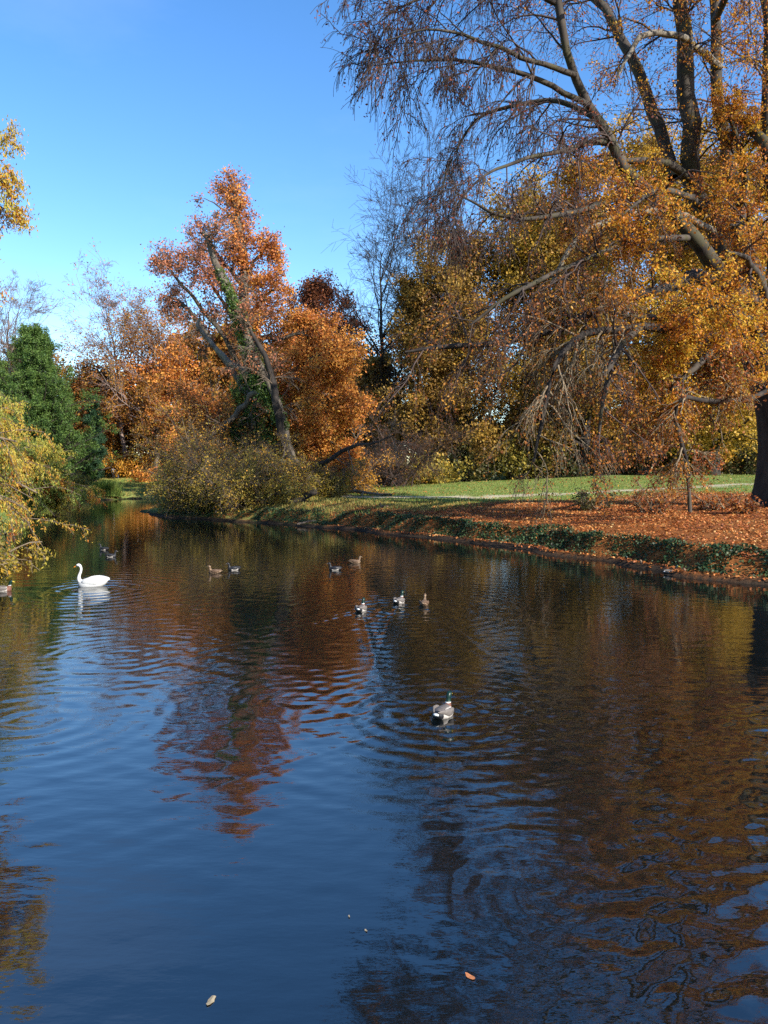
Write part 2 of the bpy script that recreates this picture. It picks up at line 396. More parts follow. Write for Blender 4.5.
lm = ramp(N, [(.38, (0, 0, 0)), (.55, (1, 1, 1))]); L.new(ad.outputs[0], lm.inputs[0])
c = mixc(lm.outputs[0], mxg.outputs[2], lr.outputs[0])
pc = ramp(N, [(.35, (.34, .29, .20)), (.65, (.52, .45, .33))]); L.new(n3.outputs['Fac'], pc.inputs[0])
c = mixc(attr('path'), c, pc.outputs[0])
mud = ramp(N, [(.35, (.018, .013, .009)), (.7, (.06, .04, .025))]); L.new(n2.outputs['Fac'], mud.inputs[0])
c = mixc(attr('mud'), c, mud.outputs[0])
L.new(c, p.inputs['Base Color'])
b = N.new('ShaderNodeBump'); b.inputs['Distance'].default_value = .06; L.new(n2.outputs['Fac'], b.inputs['Height']); L.new(b.outputs[0], p.inputs['Normal'])
L.new(p.outputs[0], out.inputs[0]); M['ground'] = m
pd = path_dist(X.ravel(), Y.ravel())
o = mesh_np('ground', np.stack([X.ravel(), Y.ravel(), Z], 1), Q, M['ground'], smooth=True,
            attrs={'litter': lit, 'path': (1 - sm(.5, 1.9, pd + .7 * np.sin(X.ravel() * 1.1) * np.cos(Y.ravel() * 1.7) + .4 * np.sin(X.ravel() * 2.7 + 1))) * .8, 'mud': 1 - sm(.2, .6, dd + .12 * np.sin(X.ravel() * 3 + Y.ravel() * 2.2))})
tag(o, kind='structure')

# ------------------------------------------------------------------ ducks' places first: they shape the water
def wpt(px, py): return at(px, py, CAMZ / max(1e-6, -(at(px, py, 1)[2] - CAMZ)))
# px, py of waterline, heading (deg, 0 = +X, 90 = away), kind, label
BIRDS = [
    ('drake', 443, 716, 62, 'drake mallard swimming away alone in the near water, brightly lit white flank'),
    ('drake', 361, 611, 75, 'drake swimming away, left one of the three ducks in mid pond'),
    ('drake', 399, 603, 65, 'drake swimming away, middle and tallest of the three ducks in mid pond'),
    ('hen', 424, 605, 80, 'small brown duck, right one of the three ducks in mid pond'),
    ('tufted', 335, 570, 180, 'dark duck with pale flank facing left in front of the orange tree reflection'),
    ('hen', 355, 563, 5, 'small dark brown duck facing right behind the dark duck with the pale flank'),
    ('tufted', 234, 570, 200, 'black and grey duck close behind a low dark duck on brown water'),
    ('hen', 215, 573, 180, 'low dark duck swimming left ahead of a black and grey one on brown water'),
    ('tufted', 104, 550, 165, 'farther duck behind the swan, black head towards the left'),
    ('tufted', 111, 557, 5, 'black and grey duck just behind the swan facing right'),
    ('drake', 671, 574, 12, 'pale grey drake resting at the foot of the ivy bank'),
    ('hen', 690, 576, 170, 'brown duck beside the pale drake under the ivy bank'),
    ('drake', 632, 564, 150, 'left one of two ducks in the shade under the bank'),
    ('hen', 646, 567, 160, 'right one of two ducks in the shade under the bank'),
    ('drake', 3, 591, 20, 'pale duck at the left edge beside the overhanging yellow bush'),
]
SWAN = wpt(92, 586)

# ------------------------------------------------------------------ water: one sheet, waves are real height
def waves(x, y):
    h = np.zeros_like(x); rng = RS(5)
    # light breeze ripples, crests mostly across the view
    def mask(seed, sc_):
        r = RS(seed); a = np.zeros_like(x)
        for _ in range(5):
            k = r.normal(size=2) * sc_; a += np.sin(k[0] * x + k[1] * y + r.uniform(0, 6.3))
        return sm(-1.2, 1.8, a)
    m1 = mask(3, .35); m2 = mask(8, .5)
    near = 1 - sm(14, 26, y)
    calm = .35 + .65 * m1
    for _ in range(40):
        lam = rng.uniform(.18, .8); th = rng.normal() * .45 + math.pi / 2
        k = 2 * np.pi / lam
        h += calm * .0007 * lam * rng.uniform(.4, 1) * np.sin(k * (np.cos(th) * x + np.sin(th) * y) + rng.uniform(0, 6.3))
    # choppy patch on the right of the near water (wash of the ducks)
    choppy = sm(-.9, 1.6, x + .10 * (y - 6) + .5 * np.sin(y * .8)) * (1 - sm(12, 19, y + .3 * x)) * (.35 + .65 * m2)
    for _ in range(46):
        lam = rng.uniform(.17, .5); th = rng.normal() * .5 + math.pi / 2 + .25
        k = 2 * np.pi / lam
        h += choppy * .0036 * lam * rng.uniform(.4, 1) * np.sin(k * (np.cos(th) * x + np.sin(th) * y) + rng.uniform(0, 6.3))
    # rings
    for px, py, a, lam, R in [(443, 716, .006, .34, 1.6), (120, 655, .003, .36, 1.8), (400, 610, .006, .4, 2.0), (361, 614, .004, .36, 1.6), (425, 612, .004, .36, 1.6), (92, 590, .007, .5, 2.6), (335, 572, .003, .36, 1.6),
                              (560, 900, .003, .3, 1.0), (300, 700, .0016, .36, 2.4), (660, 850, .003, .3, 1.0), (30, 720, .003, .4, 2.2)]:
        q = wpt(px, py); r = np.hypot(x - q[0], y - q[1])
        h += a * np.sin(2 * np.pi * r / lam) * np.exp(-r / R) * sm(0, .25, r)
    # V wakes
    for px, py, deg in [(443, 716, 62), (361, 611, 75), (399, 603, 65), (424, 605, 80), (92, 586, 180), (335, 570, 180), (215, 573, 180)]:
        q = wpt(px, py); c_, s_ = math.cos(math.radians(deg)), math.sin(math.radians(deg))
        a = -((x - q[0]) * c_ + (y - q[1]) * s_); bl = np.abs(-(x - q[0]) * s_ + (y - q[1]) * c_)
        arm = bl - a * .36
        h += (.012 if 600 < py < 615 else .010) * np.where(a > 0, np.exp(-(arm / .14) ** 2) * np.exp(-a / (3.0 if 600 < py < 615 else 1.5)) * np.cos(arm * 16), 0)
        h += .005 * np.where(a > .2, np.exp(-(bl / (a * .36 + .1)) ** 4) * np.sin(a * 15) * np.exp(-a / 1.6), 0)
    return h * (1 - sm(30, 37, y))
def waxis(lo, hi, fine, pts):
    return np.unique(np.round(np.concatenate([np.arange(lo, hi + fine, fine), pts]), 3))
ax = waxis(-10.5, 12.5, .055, np.concatenate([np.arange(-45, -10.5, 1.5), np.arange(12.9, 16, .6)]))
ay = waxis(4.6, 37, .047, np.concatenate([np.arange(-22, 4.6, .9), np.arange(37.5, 106, 1.5)]))
X, Y = np.meshgrid(ax, ay); nx, ny = len(ax), len(ay)
i = np.arange(ny - 1)[:, None] * nx + np.arange(nx - 1)[None]
Q = np.stack([i, i + 1, i + nx + 1, i + nx], -1).reshape(-1, 4)
m, nt, N, L = newmat('pond_water')
out = N.new('ShaderNodeOutputMaterial'); p = N.new('ShaderNodeBsdfPrincipled')
p.inputs['Base Color'].default_value = (.0022, .004, .0045, 1); p.inputs['Roughness'].default_value = .02; p.inputs['IOR'].default_value = 2.2
g = N.new('ShaderNodeNewGeometry'); mp = N.new('ShaderNodeMapping'); mp.inputs['Scale'].default_value = (1.1, 2.6, 1); L.new(g.outputs['Position'], mp.inputs[0])
n1 = N.new('ShaderNodeTexNoise'); n1.inputs['Scale'].default_value = 1.6; n1.inputs['Detail'].default_value = 4; n1.inputs['Roughness'].default_value = .5; L.new(mp.outputs[0], n1.inputs['Vector'])
b = N.new('ShaderNodeBump'); b.inputs['Distance'].default_value = .0045; b.inputs['Strength'].default_value = 1; L.new(n1.outputs['Fac'], b.inputs['Height'])
L.new(b.outputs[0], p.inputs['Normal']); L.new(p.outputs[0], out.inputs[0]); M['water'] = m
o = mesh_np('water', np.stack([X.ravel(), Y.ravel(), waves(X.ravel(), Y.ravel())], 1), Q, m, smooth=True)
tag(o, kind='structure')

# ------------------------------------------------------------------ ground cover
def scatter(seed, n, xr, yr, dens, maxpx=None):
    rng = RS(seed); x = rng.uniform(*xr, n); y = rng.uniform(*yr, n)
    d = sdf(x, y); k = rng.random(n) < dens(x, y, d)
    return rng, x[k], y[k], d[k]
rng, x, y, d = scatter(11, 430000, (-9, 38), (20, 82), lambda x, y, d: np.where(d > .1, np.clip(litter_density(x, y, d), .05, 1) * (.55 + .45 * np.sin(x * 1.7 + np.sin(y * 1.3) * 1.5) * np.sin(y * 2.1 + x * .6)) * (np.abs(x) < y * .54 + 2), 0))
n = len(x); z = ground_z(x, y, d) + rng.uniform(.01, .05, n)
u = rng.normal(size=(n, 3)); u[:, 2] *= .35; u = nrm(u)
nv = rng.normal(size=(n, 3)) * .45; nv[:, 2] += 1
wv = nrm(np.cross(nv, u)); s = (.12 * rng.uniform(.6, 1.3, n))[:, None]; c = np.stack([x, y, z], 1)
V = np.stack([c - u * s * .5, c + wv * s * .32, c + u * s * .5, c - wv * s * .32], 1).reshape(-1, 3)
patch = .12 * np.sin(x * .9 + np.sin(y * .7) * 2) + .1 * np.sin(y * 1.7 + x * .4)
tag(mesh_np('leaf_litter', V, np.arange(n * 4).reshape(n, 4), M['litter'], tint=np.clip(.48 + patch + rng.normal(size=n) * .22, 0, 1)), kind='stuff')

def blades(seed, x, y, z, h, w_, tilt=.35, tint=.45, tv=.22):
    rng = RS(seed); n = len(x); a = rng.uniform(0, 6.28, n); hh = h * rng.uniform(.5, 1.3, n)
    ux, uy = np.cos(a) * w_, np.sin(a) * w_
    tx, ty = rng.normal(size=n) * tilt * hh, rng.normal(size=n) * tilt * hh
    b0 = np.stack([x - ux, y - uy, z - .02], 1); b1 = np.stack([x + ux, y + uy, z - .02], 1)
    t1 = np.stack([x + tx + ux * .3, y + ty + uy * .3, z + hh], 1); t0 = np.stack([x + tx - ux * .3, y + ty - uy * .3, z + hh], 1)
    return np.stack([b0, b1, t1, t0], 1).reshape(-1, 3), np.arange(n * 4).reshape(n, 4), np.clip(tint + rng.normal(size=n) * tv, 0, 1)
def gdens(x, y, d):
    rough = sm(.9, 1.6, d) * (1 - litter_density(x, y, d)) * (1 - sm(7, 15, d)) * sm(-22, -18, x)
    lawn = (d > 10) * (y > 46) * .25 * (1 - litter_density(x, y, d))
    return np.clip(rough + lawn, 0, 1) * (path_dist(x, y) > .8)
rng, x, y, d = scatter(12, 260000, (-22, 46), (38, 84), lambda x, y, d: gdens(x, y, d) * (np.abs(x) < y * .54 + 2))
hgt = np.where(d < 9, .26, .12) * (.7 + .5 * np.sin(x * 1.3) * np.sin(y * .9) * (d < 9))
v, q, t_ = blades(1, x, y, ground_z(x, y, d), hgt, .03)
dry = (d < 9) & (rng.random(len(d)) < .8)
sel = np.repeat(dry, 4)
for key, mk in (('dry_grass', dry), ('grass', ~dry)):
    vv = v[np.repeat(mk, 4)]; tag(mesh_np(key, vv, np.arange(len(vv)).reshape(-1, 4), M[key], tint=t_[mk]), kind='stuff')
# lawns of the far left shore
rng, x, y, d = scatter(13, 60000, (-58, -16), (70, 130), lambda x, y, d: (d > .3) * .8)
v, q, t_ = blades(2, x, y, ground_z(x, y, d), np.where(d < 2.5, .26, .10), .04, tint=.55)
tag(mesh_np('dry_grass', v, q, M['dry_grass'], tint=t_), kind='stuff')
# ivy hanging over the cut bank
def ivd(x, y, d):
    edge = 1.0 + .35 * np.sin(x * 1.9 + y * 1.1) + .25 * np.sin(y * 3.1)
    gap = sm(-1.1, -.2, np.sin(x * 1.3 + y * .8) + np.sin(x * 2.9 - y * 1.7) * .7 + np.sin(y * 4.1) * .4)
    return (.15 + .65 * gap) * sm(.36, .62, d) * (1 - sm(edge + .5, edge + 1.0, d)) * (.45 + .55 * sm(-14, 3, x)) * sm(-24, -19, x)
rng, x, y, d = scatter(14, 900000, (-22, 15.5), (19, 62), ivd)
n = len(x); z = ground_z(x, y, d) + rng.uniform(.0, .22, n) * (.6 + .4 * np.sin(x * 5) * np.sin(y * 4.3))
c = np.stack([x, y, z], 1); u = nrm(rng.normal(size=(n, 3)) + np.array([-.3, -.3, -.3])); wv = nrm(np.cross(u, rng.normal(size=(n, 3)) + [0, 0, 1.2]))
s = (.10 * rng.uniform(.6, 1.3, n))[:, None]
V = np.stack([c - u * s * .5, c + wv * s * .45, c + u * s * .5, c - wv * s * .45], 1).reshape(-1, 3)
tag(mesh_np('ivy', V, np.arange(n * 4).reshape(n, 4), M['ivy'], tint=np.clip(.36 + rng.normal(size=n) * .2 + .4 * (rng.random(n) < .07), 0, 1)), kind='stuff')

# ------------------------------------------------------------------ hand-laid limbs
def limb_path(rows, D, n=18):
    """rows of (px, py, depth offset, radius px) -> points, radii (world)"""
    pr = np.array([list(at(a, b, D + c)) + [r * (D + c) / F] for a, b, c, r in rows])
    q = resample(pr, n); return q[None, :, :3], np.maximum(q[None, :, 3], .02)

def build_limb(root, name, rows, D, bark, seed, nb=6, lb=3.5, n2=6, n3=5, k=6, leaf=None, ls=.15, spread=.14, tint=.5, tr=(.2, 1), droop=-.05, tdroop=-.1, l2=.55, l3=.6,
               twigmat=None, keep=None, base=None, bias=None, ang=.9, wob=.14, npts=18, hang=.3, rmin=.008):
    rng = RS(seed); O = np.array(root.location)
    P, R = limb_path(rows, D, npts); P = P - O
    jt = rng.normal(size=(npts - 3, 3)); P[0, 2:-1] += (jt + np.roll(jt, 1, 0)) * np.maximum(R[0, 2:-1, None], .05) * .26
    v, q = tubes(P, R, 8); lo = mesh_np(name, v, q, M[bark], root, smooth=True)
    if not nb: return lo, P, R
    A, AR, At, ai = spawn(rng, P, R, nb, tr, ang, lambda t, i: lb * (1.2 - .5 * t), 9, wob, droop, .5, .25, rmax=.065, bias=bias)
    B, BR, _, _ = spawn(rng, A, AR, n2, (.15, 1), .75, lambda t, i: lb * l2 * (1.1 - .5 * t), 6, wob, tdroop * .6, .55, .35, bias=bias)
    E, ER, _, _ = spawn(rng, B, BR, n3, (.1, 1), .6, lambda t, i: lb * l2 * l3 * (1.1 - .4 * t), 5, wob, tdroop, .6, .4)
    v, q = cat(tubes(A, np.maximum(AR, .016), 5), tubes(B, np.maximum(BR, rmin * 1.4), 4), tubes(E, np.maximum(ER, rmin), 3))
    mesh_np('twigs', v, q, M[twigmat or bark], lo, smooth=True)
    if leaf and k:
        bt = tint + rng.normal(size=len(B)) * .16; ei = np.repeat(np.arange(len(B)), n3)
        ll = leaves_on(rng, E, k, ls, spread, bt[ei], .12, hang=hang, keep=None if keep is None else (lambda c: keep(c + O)))
        mesh_np('leaves', ll[0], ll[1], M[leaf], lo, tint=ll[2])
    return lo, P, R

# ---- the big beech on the right
DB = 42.0
bx, by = xw(781, DB), DB
beech = empty('beech_tree', (bx, by, gz(bx, by)), 'huge old beech on the right bank with dark trunk and long weeping boughs', 'tree')
O = np.array(beech.location)
rows = [(784, 517, 0, 44), (781, 506, 0, 33), (779, 485, 0, 23), (780, 450, 0, 20), (777, 410, 0, 19.5), (770, 375, 0, 21), (760, 338, 0, 21), (752, 318, 0, 15), (744, 300, 0, 8)]
P, R = limb_path(rows, DB, 26); v, q = tubes(P - O, R, 16)
mesh_np('trunk', v, q, M['bark_dark'], beech, smooth=True)
rngb = RS(77)
for a_ in np.linspace(0, 2 * math.pi, 9)[:-1]:                  # root flare
    rr = np.array([[math.cos(a_) * .6, math.sin(a_) * .6, 1.3], [math.cos(a_) * 1.05, math.sin(a_) * 1.05, .45], [math.cos(a_ + .1) * 1.7, math.sin(a_ + .1) * 1.7, .08], [math.cos(a_ + .15) * 2.5, math.sin(a_ + .15) * 2.5, -.12]])
    rp = resample(rr, 9)[None]; v, q = tubes(rp, np.linspace(.5, .14, 9)[None], 8); mesh_np('root', v, q, M['bark_dark'], beech, smooth=True)
G, RD = 'beech_gold', 'beech_red'
BL = [  # rows, kwargs
    # big upright limbs
    ([(757, 335, 0, 13), (735, 272, 0, 11), (708, 225, .5, 10), (692, 170, 1, 9.5), (687, 110, 1, 9), (683, 50, 1, 8), (678, -20, 1, 6), (668, -120, 1.5, 3), (660, -190, 2, 1)],
     dict(nb=22, lb=4.5, leaf=G, k=8, tint=.45, tr=(.25, 1))),
    ([(748, 318, 0, 10), (722, 280, -1, 9), (690, 238, -2, 6.8), (660, 205, -2.5, 6), (632, 175, -3, 5.4), (610, 140, -3, 5), (586, 100, -3.5, 4.4), (568, 55, -4, 3.8), (558, 0, -4, 4), (540, -70, -4, 2), (525, -120, -4, .8)],
     dict(nb=20, lb=4.0, leaf='beech_dark', k=2, tint=.6, tr=(.45, 1), tdroop=-.26)),
    ([(674, 178, 1, 6), (662, 132, 2, 6), (640, 75, 3, 5.5), (615, 30, 4, 4.5), (590, -10, 5, 3.5), (555, -70, 6, 2), (530, -110, 6, .8)],
     dict(nb=16, lb=4.2, leaf=G, k=6, tint=.35)),
    ([(764, 330, 1, 9), (752, 270, 1.5, 8), (738, 205, 2, 7), (724, 150, 2.5, 6.5), (719, 105, 2.5, 6), (714, 30, 3, 5), (712, -40, 3, 4), (720, -130, 3, 1.5)],
     dict(nb=16, lb=4.2, leaf=G, k=8, tint=.4)),
    ([(770, 335, 0, 12), (778, 260, -1, 10), (775, 180, -2, 8), (768, 100, -2, 6), (764, 30, -2, 5), (758, -50, -2, 3.5), (750, -130, -2, 1)],
     dict(nb=18, lb=4.5, leaf=G, k=9, tint=.45)),
    ([(722, 120, 2.5, 4), (735, 112, 1, 5), (752, 125, -1, 5), (775, 160, -3, 5), (785, 220, -3, 6)], dict(nb=5, lb=2.5, leaf=RD, k=5)),
    ([(720, 68, 2.6, 3.5), (694, 45, 1, 3.4), (676, 36, 0, 3.2), (650, 33, -1, 3), (632, 50, -1.5, 2.4), (615, 80, -2, 1)], dict(nb=7, lb=2.6, leaf=G, k=6, bark='bark_pale')),
    # gold inner sprays
    ([(752, 300, 0, 6), (725, 300, -3, 5), (690, 310, -5, 4), (650, 318, -6, 3), (610, 312, -7, 1.5)], dict(nb=14, lb=3.0, leaf=G, k=26, tint=.66, l2=.5)),
    ([(745, 310, 0, 6), (722, 262, 2, 5), (680, 245, 4, 4), (640, 250, 5, 3), (600, 262, 6, 1.5)], dict(nb=14, lb=3.2, leaf=G, k=24, tint=.66, l2=.5)),
    ([(762, 345, 0, 6), (742, 340, -3, 5), (715, 352, -5, 4), (690, 372, -6, 3), (668, 395, -6, 1.3)], dict(nb=12, lb=2.7, leaf=G, k=22, tint=.6, l2=.5)),
    ([(692, 180, 1, 4), (665, 165, -1, 4), (630, 160, -2, 3), (596, 175, -2, 2), (570, 200, -2, 1)], dict(nb=12, lb=2.8, leaf=G, k=10, tint=.55)),
    ([(735, 230, 2, 5), (745, 190, 0, 4), (740, 150, -1, 3), (728, 110, -2, 1.5)], dict(nb=10, lb=2.6, leaf=G, k=20, tint=.55)),
    ([(775, 300, -1, 6), (770, 250, -4, 4), (752, 225, -6, 3), (730, 225, -7, 1)], dict(nb=10, lb=2.6, leaf=G, k=12, tint=.45)),
    ([(760, 340, -1, 5), (748, 322, -5, 4), (728, 305, -8, 3), (705, 296, -10, 2), (688, 300, -11, .8)], dict(nb=11, lb=2.3, leaf=G, k=12, tr=(.45, 1), tint=.6, l2=.5)),
    ([(768, 330, -1, 5), (764, 290, -5, 4), (748, 262, -8, 3), (725, 250, -10, 1)], dict(nb=9, lb=2.2, leaf=G, k=8, tint=.5, l2=.5)),
    ([(700, 205, 0, 4), (672, 190, -5, 3), (648, 196, -8, 2), (622, 215, -9, 1)], dict(nb=13, lb=2.6, leaf=G, k=11, tint=.5, l2=.5)),
    # long low boughs sweeping over the water
    ([(748, 318, 0, 8), (715, 285, -2, 7), (690, 280, -4, 6.5), (660, 289, -5, 5), (615, 301, -6, 4.5), (578, 316, -6.5, 4), (556, 329, -6.5, 3.5), (500, 341, -7, 2.8), (450, 346, -7, 2.6), (405, 352, -7, 1)],
     dict(nb=20, lb=4.0, leaf=RD, k=4, tint=.45, tr=(.35, 1), tdroop=-.34, bark='bark_dark')),
    ([(752, 335, 0, 8), (715, 338, -3, 7), (680, 332, -5, 5), (640, 327, -7, 4.4), (596, 330, -8, 3.8), (570, 347, -8.5, 3.2), (550, 380, -9, 2.5), (540, 420, -9, 2.2), (534, 462, -9, 1)],
     dict(nb=24, lb=3.5, leaf=RD, k=3, tint=.5, tr=(.35, 1), tdroop=-.4, bark='bark_dark', twigmat='twig_tan')),
    ([(715, 232, 0, 3.6), (675, 214, -2, 3.5), (640, 212, -3, 3.2), (605, 220, -4, 2.6), (578, 238, -5, 3), (555, 275, -5, 2), (540, 310, -5, 1)],
     dict(nb=14, lb=3.2, leaf=RD, k=8, tint=.65, tdroop=-.25, bark='bark_pale')),
    ([(776, 388, .3, 3), (745, 399, -3, 2.4), (716, 401, -6, 2.5), (684, 398, -7, 2.3), (676, 420, -7, 2), (684, 450, -7, 2), (690, 478, -7, 1)],
     dict(nb=14, lb=2.3, leaf=RD, k=6, tint=.6, tdroop=-.3, bark='bark_dark', twigmat='twig_tan')),
    ([(690, 238, -2, 3.4), (640, 240, -6, 2.8), (580, 262, -8, 2.2), (520, 290, -9, 2.4), (470, 325, -9, 1)],
     dict(nb=16, lb=3.6, leaf=RD, k=5, tint=.6, tdroop=-.38)),
    ([(640, 327, -7, 4), (620, 350, -9, 3.4), (606, 385, -10, 2.6), (600, 425, -10, 1.6), (598, 460, -10, .8)],
     dict(nb=11, lb=2.4, leaf=RD, k=6, tint=.65, tdroop=-.3)),
    # bare weeping sprays of the upper left
    ([(588, 105, -3.5, 4), (548, 84, -4.5, 3.6), (500, 66, -5, 3), (450, 60, -5.5, 2), (405, 62, -6, 1.2), (372, 66, -6, .6)], dict(nb=17, lb=3.4, leaf='beech_dark', k=1, ls=.13, tdroop=-.34, droop=-.09, l2=.6)),
    ([(575, 75, -4, 4), (530, 60, -6, 3.2), (480, 40, -7, 2.4), (430, 30, -8, 1.5), (385, 40, -8, .7)], dict(nb=16, lb=3.4, leaf='beech_dark', k=1, ls=.13, tdroop=-.34, droop=-.09, l2=.6)),
    ([(596, 118, -3.5, 4), (555, 100, -2, 3.4), (510, 108, -1, 2.7), (474, 122, 0, 2), (448, 170, 0, 1.2), (440, 205, 0, .6)], dict(nb=17, lb=3.0, leaf='beech_dark', k=1, ls=.13, tdroop=-.34, droop=-.09, l2=.6)),
    ([(610, 140, -3, 4), (565, 150, -5, 3.3), (520, 160, -7, 2.5), (480, 180, -8, 1.6), (450, 215, -8, .7)], dict(nb=16, lb=2.9, leaf='beech_dark', k=1, ls=.13, tdroop=-.34, droop=-.09, l2=.6)),
    ([(560, 5, -4, 4), (510, -15, -5, 3.2), (455, -10, -6, 2.4), (405, 5, -6, 1.4), (375, 25, -6, .6)], dict(nb=16, lb=3.4, leaf='beech_dark', k=1, ls=.13, tdroop=-.34, droop=-.09, l2=.6)),
    ([(650, 195, -2.7, 4), (600, 205, -5, 3), (550, 218, -7, 2.4), (500, 215, -8, 1.7), (455, 192, -8, .8)], dict(nb=15, lb=2.9, leaf=RD, k=2, tint=.55, tdroop=-.3)),
    ([(545, -40, -4, 4), (500, -75, -6, 3), (450, -80, -8, 2), (400, -60, -8, .8)], dict(nb=13, lb=3.4, leaf='beech_dark', k=1, ls=.13, tdroop=-.34, droop=-.09, l2=.6)),
    ([(680, 0, 1, 4), (650, -40, -4, 3), (610, -60, -8, 2), (570, -60, -10, .8)], dict(nb=13, lb=4.0, leaf=G, k=6, tint=.3)),
    ([(715, 20, 3, 4), (740, -30, -3, 3), (770, -60, -7, 2), (800, -70, -9, .8)], dict(nb=12, lb=4.0, leaf=G, k=7, tint=.35)),
]
for j, (rows, kw) in enumerate(BL):
    kw = dict(kw); bark = kw.pop('bark', 'bark_grey')
    kw.setdefault('twigmat', 'twig_brown'); kw.setdefault('ls', .125); kw['k'] = kw['k'] if kw.get('leaf') == 'beech_dark' else int(kw['k'] * (1.15 if kw.get('leaf') == 'beech_gold' else 1.3))
    if kw.get('leaf') == 'beech_dark': kw.setdefault('n3', 7); kw.setdefault('rmin', .011)
    if kw.get('leaf') == 'beech_dark': rows = [(a, b, c, d * .72) for a, b, c, d in rows] if len(rows) < 9 else rows
    build_limb(beech, 'limb', rows, DB, bark, 100 + j, spread=.13, **kw)

# ---- thin young beech under the big one
x_, y_ = xw(688, 37), 37.0
yb = empty('young_beech', (x_, y_, gz(x_, y_)), 'slim young beech with hanging rusty leaves between the big beech trunk and the water', 'tree')
build_limb(yb, 'trunk', [(690, 512, 0, 2.2), (688, 480, 0, 1.9), (683, 440, 0, 2.0), (680, 400, 0, 2.4), (684, 372, 0, 2), (694, 350, 0, 1.2), (706, 338, 0, .5)], 37, 'bark_grey', 301, nb=26, lb=2.7, leaf='rusty', k=7, ls=.14, tr=(.15, 1), tdroop=-.3, droop=-.1, twigmat='twig_tan', tint=.5)

# ---- the leaning broken trunk and the orange oak
DS = 64.0
x_, y_ = xw(303, DS), DS
snag = empty('leaning_dead_tree', (x_, y_, gz(x_, y_)), 'broken grey trunk leaning left in front of the orange oak, top snapped off', 'tree')
build_limb(snag, 'trunk', [(306, 500, 0, 6.5), (299, 478, 0, 5.2), (288, 448, 0, 4.2), (280, 410, 0, 3.8), (266, 375, 0, 4), (251, 345, 0, 4.4), (240, 318, 0, 4.4), (223, 280, 0, 3.8), (212, 248, 0, 2.8), (203, 232, 0, 1.8)], DS, 'bark_oak', 310, nb=22, lb=3.0, leaf='oak_pink', k=3, ls=.2, tr=(.3, .95), droop=.02, tdroop=0, twigmat='bark_brown', rmin=.015)
build_limb(snag, 'limb', [(296, 470, 0, 5), (280, 440, -1, 4.2), (276, 400, -2, 3.6), (270, 370, -2, 3), (258, 345, -2, 2.4), (248, 325, -2, 1)], DS, 'bark_dark', 311, nb=7, lb=2.6, leaf=None, twigmat='bark_brown', rmin=.015)
build_limb(snag, 'limb', [(272, 388, 0, 3.6), (255, 395, 2, 3.4), (238, 412, 3, 3), (222, 432, 3, 2.4), (212, 455, 3, 1.5)], DS, 'bark_oak', 312, nb=7, lb=2.6, leaf=None, twigmat='bark_brown', rmin=.015)
build_limb(snag, 'limb', [(248, 372, 1, 2.6), (226, 360, 2, 2.6), (209, 341, 3, 2.3), (199, 328, 3, 2), (200, 318, 3, 1.4)], DS, 'bark_pale', 313, nb=3, lb=2.2, leaf=None, twigmat='bark_brown', rmin=.015)
build_limb(snag, 'limb', [(300, 472, 0, 3), (325, 462, -1, 2.6), (350, 448, -2, 2), (374, 443, -2, 1.2), (392, 436, -2, .6)], DS, 'bark_dark', 314, nb=7, lb=2.8, leaf=None, twigmat='bark_brown', rmin=.015)
# ivy wrapped round the leaning trunk's middle
rng = RS(315); P, R = limb_path([(283, 425, 0, 5), (268, 395, .5, 10), (256, 366, .5, 9), (244, 335, 0, 8), (232, 300, 0, 5), (220, 272, 0, 3)], DS, 20)
P = P - np.array(snag.location)
idx = rng.integers(0, 20, 9000); dirs = nrm(rng.normal(size=(9000, 3))); pts = P[0, idx] + dirs * (R[0, idx] * rng.uniform(.5, 1.35, 9000))[:, None]
ll = leaves_on(rng, np.repeat(pts[:, None], 2, 1) + rng.normal(size=(9000, 2, 3)) * .05, 1, .2, .08, .5, .25)
tag(mesh_np('ivy_sleeve', ll[0], ll[1], M['ivy_tree'], snag, tint=ll[2]), label='green ivy round the leaning trunk')

